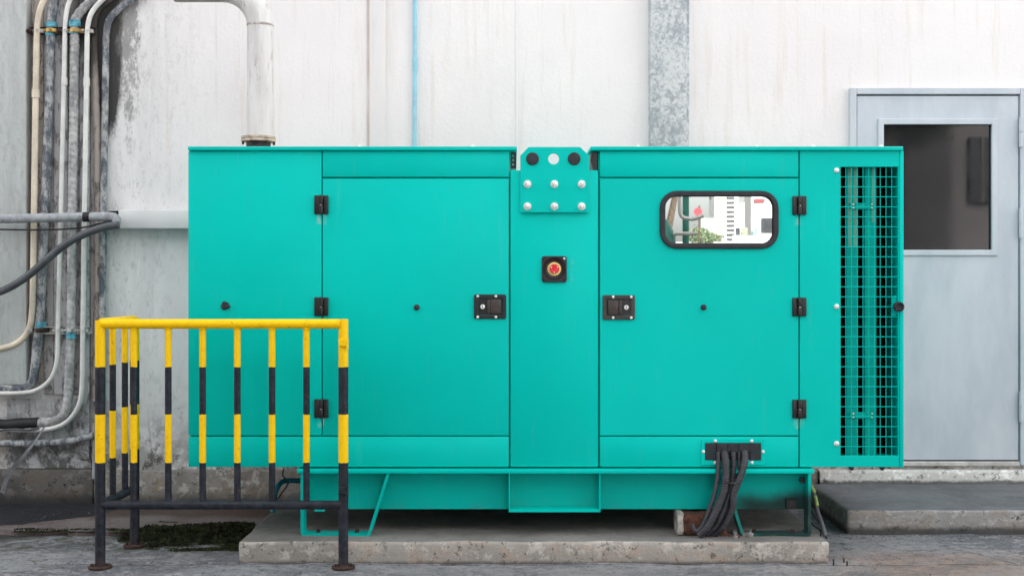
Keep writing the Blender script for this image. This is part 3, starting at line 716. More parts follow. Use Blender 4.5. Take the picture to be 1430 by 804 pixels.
# hinges
hproto = None
def make_hinge(px, py, par):
    m = MB(); cx, cz = x(px), z(py); hh = 0.0425
    m.box(cx - 0.032, cx - 0.0095, GY - 0.010, GY - 0.0003, cz - hh, cz + hh, 0.0035, 2)
    m.box(cx + 0.0095, cx + 0.032, GY - 0.010, GY - 0.0003, cz - hh, cz + hh, 0.0035, 2)
    m.box(cx - 0.0092, cx + 0.0092, GY - 0.019, GY - 0.0003, cz - hh - .001, cz - 0.002, 0.005, 2)
    m.box(cx - 0.0092, cx + 0.0092, GY - 0.021, GY - 0.0003, cz - 0.0018, cz + hh + .001, 0.005, 2)
    m.box(cx - 0.004, cx + 0.004, GY - 0.0218, GY - 0.0208, cz - .002, cz + .0, mi=1)
    return obj('hinge', m, [M['plastic'], M['chrome']], par, origin=(cx, GY, cz))
for px, pys, par in ((449, (286, 428, 570), doorL), (1116, (287, 428.5, 570.5), doorR)):
    for py in pys:
        if hproto is None: hproto = make_hinge(px, py, par)
        else: inst(hproto, (x(px), GY, z(py)), par)
# latches
def latch(cx, cz, flip, par, mat, lab):
    s = -1 if flip else 1
    def bx_(m, a, b, y0, y1, c, d, bev=0.0, mi=0):
        a, b = (cx + s * a, cx + s * b); m.box(min(a, b), max(a, b), GY + y0, GY + y1, cz + c, cz + d, bev, 2, mi)
    fr_ = plate('latch', [rrect(cx - 0.073, cx + 0.073, cz - 0.0555, cz + 0.0555, 0.008), rrect(cx - 0.056, cx + 0.056, cz - 0.038, cz + 0.038, 0.004)], GY - 0.009, GY - 0.0003, M[mat], par, 0.0025)
    if lab: fr_['label'] = lab
    m = MB(); bx_(m, -0.055, 0.055, -0.0015, -0.0002, -0.037, 0.037); obj('latch_cup', m, M['plastic'], fr_)
    m = MB(); bx_(m, 0.002, 0.050, -0.013, -0.0016, -0.033, 0.033, 0.004); bx_(m, -0.014, 0.0015, -0.010, -0.0016, -0.031, 0.031, 0.003); obj('paddle', m, M['plastic2'], fr_)
    kx = cx - s * 0.034
    obj('lock', MB().lathe((kx, GY - .0015, cz), [(0.016, 0), (0.016, -0.005), (0.0005, -0.0055)], 20, mi=0).lathe((kx, GY - .0072, cz), [(0.0105, 0), (0.0105, -0.002), (0.004, -0.003), (0.0005, -0.001)], 18, mi=1).box(kx - .0012, kx + .0012, GY - .0106, GY - .0098, cz - .005, cz + .005, mi=2), [M['plastic'], M['chrome'], M['rust']], fr_)
    for a in (-0.056, 0.026):
        for b in (-0.047, 0.047):
            xx = cx + s * a
            obj('rivet', MB().lathe((xx, GY - .0089, cz + b), dome(0.0062, 0.003), 12), M['chrome'], fr_)
latch(x(684.5), z(428), False, doorL, 'plastic', 'black paddle latch with its lock on the left')
latch(x(864), z(429), True, doorR, 'plastic2', 'brownish worn paddle latch with its lock on the right')
for px, par in ((582, doorL), (982.5, doorR)):
    obj('rubber_peg', MB().lathe((x(px), GY - .0002, z(429)), [(0.0135, 0), (0.0135, -0.004), (0.008, -0.006), (0.010, -0.014), (0.006, -0.018), (0.0005, -0.019)], 18), M['rubber'], par)
m = MB().lathe((x(313.5), GY - .0002, z(427.5)), [(0.017, 0), (0.016, -0.008), (0.008, -0.012), (0.0005, -0.010)], 12)
m.lathe((x(319), GY - .004, z(427.5)), [(0.009, 0.003), (0.009, -0.008), (0.0005, -0.012)], 9).lathe((x(317), GY - .003, z(423.5)), [(0.007, 0.002), (0.006, -0.008), (0.0005, -0.01)], 7).lathe((x(313), GY - .003, z(423)), [(0.009, 0.002), (0.007, -0.009), (0.0005, -0.01)], 8)
obj('wing_knob', m, M['rubber'], gen)
# cable entry
ce = plate('cable_entry', [rrect(x(979), x(1067.5), z(648.5), z(612), 0.006), [(x(a), z(b)) for a, b in ((984.5, 642), (1062.5, 642), (1062.5, 618), (984.5, 618))]], GY - 0.006, GY - 0.0004, M['teal'], gen, 0.0018)
m = MB()
for i in range(5):
    a = 984.7 + 15.5 * i; m.box(x(a), x(a + 15.2), GY - 0.010 - (0.004 if 0 < i < 4 else 0), GY - 0.0005, z(630 + (1 if i % 2 else 0)), z(618.3), 0.0015)
m.box(x(984.7), x(999.5), GY - 0.0085, GY - 0.0005, z(641.8), z(631), 0.001).box(x(1047), x(1062.3), GY - 0.0085, GY - 0.0005, z(641.8), z(631), 0.001)
m.box(x(999.8), x(1046.7), GY - 0.0025, GY - 0.0005, z(641.8), z(631.5))
obj('rubber_grommet', m, M['rubber'], ce)
for a, b in ((998.5, 615), (1049.5, 615), (982, 630), (1065.2, 630), (998.5, 645.3), (1049.5, 645.3)):
    obj('bolt', MB().lathe((x(a), GY - .006, z(b)), dome(0.0078, 0.006), 14), M['chrome'], ce)
# small clips under the right end
for a in (1190, 1233): obj('bottom_clip', MB().prism([(x(a - 4), z(652.5)), (x(a + 4), z(652.5)), (x(a + 2), z(657)), (x(a - 1), z(657))], GY + 0.01, GY + 0.03, 'Y'), M['plastic'], gen)

# base frame: flange, web, fork pocket, foot loops
bf = obj('base_flange', MB().box(x(416), x(1135.5), GY - 0.028, GB - .002, z(659.5), z(654), 0.0025, 2), M['teal'], gen)
web = obj('base_web', MB().box(x(420), x(1129), GY + 0.055, GY + 0.066, z(713.5), z(659.8)).box(x(420), x(1129), GB - 0.09, GB - 0.08, z(713.5), z(659.8))
    .box(x(420), x(424), GY + 0.067, GB - .091, z(713.5), z(659.8)).box(x(1126), x(1129), GY + 0.067, GB - .091, z(713.5), z(659.8)).box(x(424.2), x(1125.8), GY + .067, GB - .091, z(668), z(659.9)), M['teal_base'], gen)
obj('fork_pocket', MB().box(x(710.5), x(712), GY - 0.024, GY + 0.054, z(713.5), z(660), 0.0006).box(x(836.5), x(838), GY - 0.024, GY + 0.054, z(713.5), z(660), 0.0006).box(x(712.2), x(836.3), GY - 0.022, GY + 0.054, z(713.4), z(709.8), 0.0006), M['teal'], gen)
obj('tow_bracket', MB().box(x(686), x(706), GY + 0.047, GY + 0.0545, z(667.5), z(660.2), 0.001), M['teal_base'], gen)
def foot(mir, y0, y1):
    def cx_(a): return x(a) if not mir else x(1552 - a)
    t = 4.2                                   # strip thickness in px
    pts_o = [(421, 660), (421, 742), (423, 746), (427, 748), (514, 748), (517, 746), (519, 742), (545, 660)]
    pts_i = [(421 + t, 660), (421 + t, 741), (428, 748 - t), (513, 748 - t), (515.3, 740), (540.5, 660)]
    prof = [(cx_(a), z(b)) for a, b in pts_o] + [(cx_(a), z(b)) for a, b in pts_i[::-1]]
    b = bmesh.new()
    n = len(prof); A = [b.verts.new((p[0], y0, p[1])) for p in prof]; B = [b.verts.new((p[0], y1, p[1])) for p in prof]
    no, ni = len(pts_o), len(pts_i)
    for i in range(n):
        j = (i + 1) % n; b.faces.new((A[i], A[j], B[j], B[i]))
    for V in (A, B): f = b.faces.new(V); bmesh.ops.triangulate(b, faces=[f], quad_method='BEAUTY', ngon_method='EAR_CLIP')
    bmesh.ops.recalc_face_normals(b, faces=b.faces[:])
    m = MB(); m.bm.free(); m.bm = b
    f = obj('foot_loop', m, M['teal_base'], gen)
    return f
for mir in (False, True):
    f = foot(mir, GY - 0.024, GY + 0.054)
    for px in (444, 498):
        q = x(px) if not mir else x(1552 - px)
        obj('anchor_bolt', MB().cyl((q, GY + 0.015, z(743.8)), (q, GY + 0.015, z(739.5)), 0.010, 6), M['rust'], f)
    foot(mir, GB - 0.20, GB - 0.095)
obj('tow_eye', MB().box(x(1101), x(1115), GY + 0.040, GY + 0.0545, z(713), z(699), 0.002).lathe((x(1108), GY + 0.0399, z(706.5)), [(0.014, 0), (0.014, -0.004), (0.008, -0.0045), (0.0075, -0.001), (0.0005, -0.001)], 20), M['plastic'], gen)
obj('drain_bolt', MB().cyl((x(1123), GY + 0.054, z(672)), (x(1123), GY + 0.030, z(672)), 0.012, 8), M['plastic'], gen)
obj('foot_bracket', MB().box(x(438), x(452), GY + 0.02, GY + 0.054, z(715), z(711.5), 0.001), M['teal'], gen)

# exhaust pipe (rests on the roof, runs into the air)
EY = 5.95
ex_t = thing('exhaust_pipe', P(363.5, 204, EY), 'white painted exhaust pipe rising from the generator roof and elbowing left at the top', 'exhaust pipe')
r_e = 18.3 * EY / F
pts = [P(363.5, 192, EY), P(363.5, 120, EY), P(363.5, 38, EY)]
for k in range(1, 9):
    t = R(90 * k / 8); pts.append(P(310.5 + 53 * math.cos(t), 38 - 53 * math.sin(t), EY))
pts += [P(290, -15, EY), P(262, -15, EY), P(238, -15, EY)]
path = []
for i in range(len(pts) - 1):
    d = 1 if i > 1 and i < 10 else 4
    for k in range(d): path.append(pts[i].lerp(pts[i + 1], k / d))
path.append(pts[-1])
b_ = MB().tube(path, r_e, 40, smooth=False)
bm_ = b_.bm
for v in bm_.verts:                                  # mitred open end
    if v.co.x < X(246, EY): v.co.x += (v.co.z - Z(-15, EY)) * -0.35
obj('pipe', b_, M['exhaust'], ex_t)
for c0, c1 in ((P(363.5, 37.2, EY), P(363.5, 35.6, EY)),): obj('weld_seam', MB().cyl(c0, c1, r_e * 1.02, 36), M['exhaust'], ex_t)
c0 = P(318, -15, EY); obj('weld_seam', MB().cyl(c0, c0 + Vector((-0.006, 0, 0)), r_e * 1.02, 36), M['rust'], ex_t)
obj('flange', MB().lathe((X(361, EY), EY, Z(194, EY)), [(0.060, 0.012), (0.083, 0.010), (0.084, 0.0)], 36, 'Z').lathe((X(361, EY), EY, Z(198.5, EY)), [(0.084, 0.0135), (0.084, 0.002), (0.078, 0)], 36, 'Z'), M['flange'], ex_t)
obj('gasket', MB().cyl(P(361, 205, EY), P(361, 198.7, EY), 0.060, 30), M['rubber'], ex_t)
for k in range(6):
    t = R(60 * k + 12); c = P(361, 200, EY) + Vector((0.075 * math.cos(t), 0.075 * math.sin(t), 0)); obj('flange_bolt', MB().cyl(c + Vector((0, 0, -0.008)), c + Vector((0, 0, 0.03)), 0.006, 8), M['rust'], ex_t)

# ================================================================== THE GUARD BARRIER
br = thing('guard_barrier', (X(140, FY), FY, 0), 'yellow and black striped tubular guard barrier before the left end of the generator', 'barrier')
fx = lambda p: X(p, FY)
fz = lambda p: Z(p, FY)
PR = 0.0218
SX, SYF = -1.768, 5.62
lean = 0
post_z = 0.012
m = MB().cyl((fx(140), FY, post_z), (fx(140), FY, fz(447)), PR, 24, bev=0.002)
obj('post', m, M['band'], br)
obj('post', MB().cyl((fx(479.5), FY, post_z), (fx(479.5), FY, fz(445.5)), PR * 0.98, 24, bev=0.002), M['band'], br)
obj('post', MB().cyl((SX, SYF, post_z), (SX, SYF, fz(448)), PR, 24, bev=0.002), M['band'], br)
zt = fz(452); zb_ = fz(704.5)
obj('top_rail', MB().cyl((fx(143), FY - .003, zt), (fx(476), FY - .003, zt), PR * 0.97, 24), M['band'], br)
obj('bottom_rail', MB().cyl((fx(143), FY - .002, zb_), (fx(477), FY - .002, zb_), 0.0195, 24), M['band'], br)
def rodz(x_, y_): return MB().cyl((x_, y_, zb_ + 0.012), (x_, y_, zt - 0.012), 0.0142, 18).lathe((x_, y_, zt - PR - .001), [(0.0142, 0.006), (0.018, 0.004), (0.0146, -0.006)], 18, 'Z')
rp_ = obj('bar', rodz(fx(187), FY), M['band'], br)
for px in (235, 283, 331.5, 380, 428): inst(rp_, (fx(px), FY, ORG[rp_.name].z), br)
dirv = Vector((SX - fx(140), SYF - FY, 0))
a0 = Vector((fx(140), FY, 0)); 
obj('side_rail', MB().cyl(a0 + dirv * 0.04 + Vector((0, 0, zt + .004)), a0 + dirv * 0.97 + Vector((0, 0, zt + .004)), PR * 0.9, 20), M['band'], br)
obj('side_rail', MB().cyl(a0 + dirv * 0.04 + Vector((0, 0, zb_)), a0 + dirv * 0.97 + Vector((0, 0, zb_)), 0.0195, 20), M['band'], br)
for t in (0.345, 0.70):
    q = a0 + dirv * t; inst(rp_, (q.x, q.y, ORG[rp_.name].z), br)
for (qx, qy) in ((fx(140), FY), (fx(479.5), FY), (SX, SYF)):
    m = MB().lathe((qx, qy, 0.0), [(0.040, -0.012), (0.050, 0.0), (0.051, 0.008), (0.046, 0.012), (0.026, 0.0125), (0.024, 0.018)], 22, 'Z')
    for k in range(3):
        t = R(120 * k + 100); m.cyl((qx + 0.037 * math.cos(t), qy + 0.037 * math.sin(t), 0.010), (qx + 0.037 * math.cos(t), qy + 0.037 * math.sin(t), 0.024), 0.006, 6)
    obj('foot_plate', m, M['rust'], br)
for py, pz in ((478, 5), (683, 5)):
    m = MB().box(fx(474), fx(486.5), FY - PR - 0.008, FY - PR + 0.002, fz(py + pz), fz(py - pz), 0.002).cyl((fx(486), FY - PR - 0.004, fz(py + 8)), (fx(486), FY - PR - 0.004, fz(py - 7)), 0.006, 10)
    obj('hook_lug', m, M['band'], br)

# ================================================================== PIPES AND DUCTS ON THE WALL
DY = WY - 0.062
def duct(name, label, cat, pts, rpx, mat, Y=DY, ridge=0.0, pitch=0.03, tilt=0.0, seg=14, step=None, parts=(), group=None, sy=1.0):
    P3 = [P(a, b, Y) if not isinstance(a, Vector) else a for a, b in pts]
    r = rpx * Y / F
    o = thing(name, P3[-1], label, cat, group)
    obj('tube', MB().tube(P3, r, seg, step or (pitch / 4 if ridge else 0.02), ridge, pitch, tilt, sy=sy), M[mat], o, sharp=60)
    for kind_, (cx, cy, hh, rr, mm) in parts:
        cx0 = P(cx, cy + hh, Y); cx1 = P(cx, cy - hh, Y)
        obj(kind_, MB().cyl(cx0, cx1, rr * Y / F, 20, bev=0.001), M[mm], o)
    return o
gw = 'conduits and ducts running down the left of the wall'
duct('conduit', 'cream conduit at the far left of the vertical pipes, curving off left at knee height', 'conduit', [(68, -12), (58, 8), (53, 28), (51.5, 50), (50, 130), (47.5, 300), (46, 400), (43.5, 448), (35, 469), (18, 482), (-12, 489)], 4.3, 'cream', DY - .012, parts=[('coupling', (50, 131, 6, 5.4, 'cream'))], group=gw)
duct('duct', 'dark weathered wrapped duct with blue collars, just right of the cream conduit', 'duct', [(79, -12), (73.5, 18), (71, 45), (69, 130), (63.5, 280), (58, 400), (56, 445), (52, 480), (48.5, 515), (45, 533), (34, 541), (15, 542), (-12, 541)], 6.3, 'wrap_dark', DY + .006, 0.05, 0.04, 1.0, parts=[('collar', (72, 35.5, 3.5, 8.0, 'blue')), ('collar', (71, 48, 2.6, 7.8, 'blue')), ('collar', (57, 453.5, 4.2, 7.4, 'blue'))], group=gw)
duct('conduit', 'thin white conduit between the two grey wrapped ducts, bending left under them', 'conduit', [(103, -12), (95, 8), (91.5, 30), (90.5, 60), (89, 130), (86, 260), (82.5, 400), (81, 460), (79.5, 505), (72, 527), (58, 541), (40, 547.5), (-12, 549)], 3.3, 'white_pvc', DY - .01, parts=[('coupling', (90, 114, 5.5, 4.2, 'white_pvc'))], group=gw)
duct('duct', 'pale spiral wrapped duct with blue collars, ending left in a black taped sleeve', 'duct', [(158, -14), (135, -3), (116, 13), (105.5, 28), (104.5, 45), (103.5, 150), (101, 300), (100, 420), (99, 470), (96.5, 520), (94.5, 560), (88, 580), (74, 588), (54, 590), (20, 592), (-12, 592)], 6.4, 'wrap', DY, 0.075, 0.036, 1.0, parts=[('collar', (104.5, 33.5, 4.5, 8.0, 'blue')), ('collar', (104, 46.5, 1.2, 7.6, 'blue')), ('collar', (99.5, 467.5, 5, 7.4, 'blue'))], group=gw)
duct('conduit', 'thin white conduit right of the spiral duct, with a coupling near its top', 'conduit', [(158, -12), (140, 3), (127, 20), (122.5, 40), (121.5, 70), (120.5, 130), (118.5, 260), (116.5, 400), (115.5, 480), (114.5, 540), (111, 563), (102, 580), (90, 591), (74, 597.5), (50, 600), (-12, 598)], 3.5, 'white_pvc', DY - .01, parts=[('coupling', (121, 115, 6, 4.4, 'white_pvc'))], group=gw)
duct('duct', 'weathered grey duct at the right edge of the pipe run, bending right at the top', 'duct', [(212, -22), (190, -3), (170, 10), (155, 24), (149, 42), (147.5, 100), (146, 200), (144.5, 300), (143, 440), (141, 560), (138, 648)], 4.7, 'wrap_dark', DY + .03, 0.03, 0.09, 0.4, group=gw)
duct('duct', 'mould blackened duct bending right at the top behind the upper clamp rail', 'duct', [(188, -22), (160, -6), (141, 8), (132.5, 24), (131, 42), (133, 110), (136, 200), (136.5, 330), (136, 470), (134, 560)], 5.2, 'strip_c', DY + .04, 0.03, 0.05, 0.4, group=gw)
duct('cover_strip', 'narrow blue grey cover strip ending low on the wall behind the barrier post', 'cover strip', [(132, 590), (131.5, 630), (131, 668)], 2.5, 'grey_pipe', WY - .05)
# sleeve of black tape over the end of the spiral duct
o = thing('tape_sleeve', P(25, 600, DY), 'black taped sleeve on the end of the spiral duct at the lower left', 'sleeve')
obj('sleeve', MB().tube([P(54, 590.2, DY), P(40, 591, DY), P(15, 593, DY), P(-14, 592, DY)], lambda L: (8.3 - 0.6 * math.sin(L * 40)) * DY / F, 16, 0.01, 0.03, 0.02, 0.6), M['tape'], o)
obj('wire', MB().tube([P(54, 597, DY - .03), P(40, 600, DY - .03), P(15, 599, DY - .03), P(-14, 603, DY - .03)], 0.006, 8), M['grey_cable'], o)
# horizontal runs
HY = WY - 0.16
ip = duct('insulated_pipe', 'grey foil wrapped pipe running level across the left of the wall into the white trunking', 'pipe', [(-14, 306), (30, 305), (80, 304), (120, 303), (152, 302.5), (159, 303), (163, 306), (163, 312)], 6.4, 'grey_pipe', HY, 0.03, 0.075, 1.0)
obj('tape_band', MB().cyl(P(117, 303.2, HY), P(126, 303, HY), 6.9 * HY / F, 18), M['tape'], ip)
duct('thin_cable', 'thin black cable sagging just below the grey foil wrapped pipe', 'cable', [(-14, 320), (40, 321), (90, 320), (120, 317), (145, 311), (165, 311)], 1.2, 'tape', HY - .01)
duct('thick_cable', 'thick dark grey cable sweeping from the left edge up to the white trunking', 'cable', [(-14, 412), (10, 403), (35, 388), (60, 367), (85, 346), (105, 333), (130, 322), (150, 316), (166, 314)], 5.3, 'grey_cable', HY - .035)
duct('grey_pipe', 'dirty grey pipe running level low on the wall, ending at the barrier post', 'pipe', [(-14, 618), (30, 619), (65, 618.5), (100, 615), (122, 610), (131, 607)], 4.9, 'wrap_dark', DY)
def ribbon(name, label, pts, wpx, mat, Y):
    b = bmesh.new(); L = [P(a, b_, Y + d) for a, b_, d in pts]; sp = spline(L, 0.03); n = len(sp); rows = []
    for i, p in enumerate(sp):
        w_ = (wpx[0] + (wpx[1] - wpx[0]) * i / n) * Y / F; t = (sp[min(i + 1, n - 1)] - sp[max(i - 1, 0)]).normalized(); s_ = Vector((t.z, 0.35 * math.sin(i * 0.7), -t.x))
        rows.append([b.verts.new(p - s_ * w_), b.verts.new(p + s_ * w_)])
    for i in range(n - 1): b.faces.new((rows[i][0], rows[i][1], rows[i + 1][1], rows[i + 1][0]))
    r_ = bmesh.ops.solidify(b, geom=b.faces[:], thickness=0.002)
    m = MB(); m.bm.free(); m.bm = b; return tag(obj(name, m, M[mat], sharp=60), label, 'strap')
ribbon('loose_strap', 'loose pale strap hanging down at the lower left corner of the wall', [(62, 596, 0), (46, 620, -.02), (28, 642, -.03), (12, 662, -.02), (3, 688, 0)], (1.2, 4.0), 'grey_pipe', WY - .14)
# clamp rails
def rail(py, x0, x1, clamps, label, Y=WY - .075):
    o = thing('clamp_rail', P((x0 + x1) / 2, py + 6, Y), label, 'pipe bracket', 'steel rails clamping the wall pipes')
    m = MB()
    zt_, zb2 = Z(py - 5, Y), Z(py + 5, Y)
    m.box(X(x0, Y), X(x1, Y), Y - 0.002, Y + 0.030, zb2, zb2 + 0.004).box(X(x0, Y), X(x1, Y), Y - 0.002, Y + 0.030, zt_ - 0.004, zt_).box(X(x0, Y), X(x1, Y), Y + 0.026, Y + 0.030, zb2 + .004, zt_ - .004)
    obj('channel', m, M['strut'] if py > 200 else M['rust'], o)
    for cx, rr, mt in clamps:
        c = Vector((X(cx, Y), Y + 0.008, Z(py, Y))); r = rr * Y / F
        m = MB()
        m.lathe((c.x, c.y, c.z - 0.011), [(r, 0), (r * 1.12, 0.002), (r * 1.12, 0.020), (r, 0.022)], 18, 'Z')
        m.box(c.x - r * 1.1 - 0.012, c.x - r * 1.05, c.y - 0.004, c.y + 0.018, c.z - 0.011, c.z + 0.011, 0.001)
        m.box(c.x + r * 1.05, c.x + r * 1.1 + 0.012, c.y - 0.004, c.y + 0.018, c.z - 0.011, c.z + 0.011, 0.001)
        m.cyl((c.x - r * 1.1 - 0.016, c.y - .006, c.z), (c.x - r * 1.1 - 0.002, c.y - .006, c.z), 0.006, 6)
        m.cyl((c.x + 0.004, c.y - r * 1.1 - .010, c.z), (c.x + 0.004, c.y - r * 1.05, c.z), 0.007, 6)
        obj('clamp', m, M[mt], o)
rail(43, 40, 131, ((43, 2.5, 'rust'), (52, 4.6, 'strut'), (71.5, 7.2, 'brass'), (83.5, 3, 'rust'), (91, 3.6, 'strut'), (104.5, 7.0, 'brass'), (122, 3.8, 'strut')), 'upper dark rusty rail clamping the pipes near the top of the wall')
rail(461, 37, 126, ((41, 4.8, 'strut'), (56, 6.5, 'rust'), (81, 3.6, 'silver'), (100, 6.6, 'strut'), (115.5, 3.8, 'silver')), 'lower bright steel rail clamping the pipes beside the barrier')
# trunking, cable tray, blue pipe, rib
t = thing('trunking', P(225, 320, WY - .05), 'white square trunking running level from the pipe run to behind the generator', 'trunking')
obj('trunking_box', MB().box(X(165, WY - .1), X(640, WY), WY - 0.10, WY - 0.004, Z(319, WY - .1), Z(293, WY - .1), 0.006, 2), M['trunk'], t)
obj('dark_open_end', MB().box(X(146, WY - .1), X(164.6, WY - .1), WY - 0.045, WY - 0.004, Z(318, WY - .1), Z(294, WY - .1)), M['plastic'], t)  # black box stands in for the shaded open end of the trunking
obj('lid_edge', MB().box(X(150, WY - .1), X(164.8, WY - .1), WY - 0.10, WY - 0.05, Z(294.2, WY - .1), Z(293, WY - .1)), M['trunk'], t)
ct = thing('cable_tray', P(933, 240, WY - .05), 'galvanised steel cable duct running up the wall above the generator', 'cable duct')
obj('duct_cover', MB().box(X(908, WY - .06), X(958.5, WY - .06), WY - 0.07, WY - 0.016, 0.8, H - 0.3, 0.004, 2), M['galv'], ct)
obj('duct_back', MB().box(X(905.5, WY), X(962, WY), WY - 0.0155, WY - 0.002, 0.8, H - 0.3, 0.001), M['galv'], ct)
bp = thing('blue_pipe', P(579, 240, WY - .03), 'thin light blue plastic pipe running up the white wall', 'pipe')
obj('tube', MB().cyl(P(578.5, 420, WY - .02), P(580, -300, WY - .02), 2.9 * WY / F, 16), M['bluepipe'], bp)
obj('coupling', MB().cyl(P(579.5, 100, WY - .02), P(579.5, 81, WY - .02), 3.7 * WY / F, 16, bev=.001), M['bluepipe'], bp)

# ================================================================== HOSES, BRICK, LOOSE WIRES
hy = GY - 0.03
def hose(name, label, pts, rpx, dys, mat='hose', ridge=0.10, pitch=0.0105, grp='black corrugated hoses hanging from the cable entry'):
    P3 = [P(a, b, hy + d) for (a, b), d in zip(pts, dys)]
    o = obj(name, MB().tube(P3, rpx * hy / F, 12, pitch / 4 if ridge else 0.01, ridge, pitch), M[mat], sharp=75)
    return tag(o, label, 'hose', grp)
hose('corrugated_hose', 'thin black corrugated hose, leftmost of the hanging bundle, curling up at its end', [(1003, 630), (1003, 655), (999, 685), (990, 713), (980, 735), (972, 741), (966, 731)], 3.3, [0.02, 0, -.02, -.03, -.03, -.03, -.02])
hose('corrugated_hose', 'thickest black corrugated hose, second from the left in the hanging bundle', [(1011, 630), (1014, 650), (1012, 680), (1002, 708), (988, 735), (976, 747)], 5.2, [0.02, -.015, -.035, -.045, -.045, -.03])
hose('corrugated_hose', 'black corrugated hose in the middle of the hanging bundle', [(1024, 630), (1024, 655), (1020, 683), (1012, 708), (1000, 733), (986, 747)], 4.2, [0.02, 0, -.01, -.02, -.02, 0])
hose('corrugated_hose', 'thin grey hose squeezed between the two right hand hoses of the bundle', [(1032, 630), (1031.5, 655), (1026, 680), (1018, 712), (1006, 738)], 2.5, [0.02, .01, .01, .005, .02])
hose('corrugated_hose', 'thick black corrugated hose, rightmost of the hanging bundle', [(1040, 630), (1040, 645), (1034, 665), (1025, 688), (1022, 710), (1012, 732), (997, 747)], 4.7, [0.02, -.012, -.035, -.04, -.03, -.025, 0])
ct_ = tag(obj('cable_tie', MB().tube([P(1002, 673, hy - .05), P(1012, 674, hy - .092), P(1025, 674, hy - .088), P(1036, 672, hy - .05)], 0.003, 6, 0.01), M['plastic']), 'black cable tie strapped round the hanging hoses', 'cable tie')
tr_ = obj('earth_cable', MB().tube([P(1128, 676, 5.62), P(1135, 686, 5.60), P(1141, 712, 5.56), P(1149, 735, 5.50), P(1152, 748, 5.47)], 0.0105, 10, 0.01), M['grey_cable'])
tag(tr_, 'black cable with a yellow green stripe hanging at the right end of the base frame', 'cable')
obj('stripe', MB().tube([P(1132.5, 677, 5.59), P(1137, 687, 5.585)], 0.0095, 8, 0.01).tube([P(1138.5, 692, 5.575), P(1141.5, 706, 5.555)], 0.008, 8, 0.01), M['yg'], tr_)
for i, (lab, pts) in enumerate((('thin black wire looping behind the earth cable', [(1128, 690), (1130, 705), (1138, 722), (1147, 733), (1146, 748)]), ('thin black wire hanging in front of the right step corner', [(1131, 695), (1128, 716), (1133, 730), (1143, 738), (1155, 752)]))):
    tag(obj('loose_wire', MB().tube([P(a, b, 5.60 - .02 * k) for k, (a, b) in enumerate(pts)], 0.0045, 8, 0.01), M['tape']), lab, 'wire', 'loose wires at the right end of the generator')
th_ = tag(obj('teal_hose', MB().tube([P(424, 671, 5.95), P(398, 671, 5.93), P(389, 677, 5.9), P(384, 690, 5.88), P(381, 715, 5.85)], 0.0125, 12, 0.01), M['tealpipe']), 'short dark blue hose bending down at the left end of the base frame', 'hose')
tag(obj('loose_wire', MB().tube([P(396, 655, 6.2), P(395, 664, 6.19), P(403, 672, 6.2), P(392, 690, 6.2), P(385, 700, 6.2)], 0.004, 6, 0.01), M['tape']), 'thin dark wire beside the blue hose at the left end of the base frame', 'wire')
# brick under the frame
BY = 5.42
bk = thing('brick_block', (X(985, BY), BY, PT), 'broken red brick with an old white mortar face, on the pad under the generator frame', 'brick')
def rough(mb, amp, f=22):
    bmesh.ops.subdivide_edges(mb.bm, edges=mb.bm.edges[:], cuts=5, use_grid_fill=True)
    for v in mb.bm.verts: v.co += Vector([amp * mn.noise(v.co * f + Vector((k * 9, 0, 0))) for k in range(3)])
    return mb
obj('brick_body', rough(MB().box(X(954, BY), X(1016, BY), BY, BY + 0.16, PT - .001, Z(717, BY), 0.006), 0.012), M['brick'], bk, sharp=60)
obj('mortar_face', rough(MB().box(X(947, BY), X(954.5, BY), BY + .002, BY + 0.15, PT - .001, Z(716, BY), 0.003), 0.006), M['oldwhite'], bk, sharp=60)
for i in range(14):
    a = 1018 + random.random() * 34; d = BY - 0.05 + random.random() * 0.12; s_ = 0.006 + random.random() * 0.012
    m = MB(); bmesh.ops.create_icosphere(m.bm, subdivisions=1, radius=s_)
    for v in m.bm.verts: v.co = v.co * (0.7 + 0.5 * random.random()) + Vector((X(a, d), d, PT + s_ * 0.35))
    tag(obj('rubble_stone', m, M['step'] if i % 3 else M['brick']), 'small stone chip lying on the pad between the brick and the right foot', 'stone', 'stone chips on the pad')
for a, b in ((1164, 783), (1178.5, 781), (1183, 786)):
    Y_ = 1675 * 1.25 / (b + 3 - 390)
    m = MB().cyl((X(a, Y_), Y_, -0.01), (X(a, Y_), Y_, 0.018), 0.0035, 8)
    tag(obj('anchor_stub', m, M['rust']), {1164: 'leftmost of three short rusty rod stubs in the paving by the pad corner', 1178.5: 'middle short rusty rod stub in the paving by the pad corner', 1183: 'rightmost of three short rusty rod stubs in the paving by the pad corner'}[a], 'metal rod', 'rusty rod stubs in the paving')

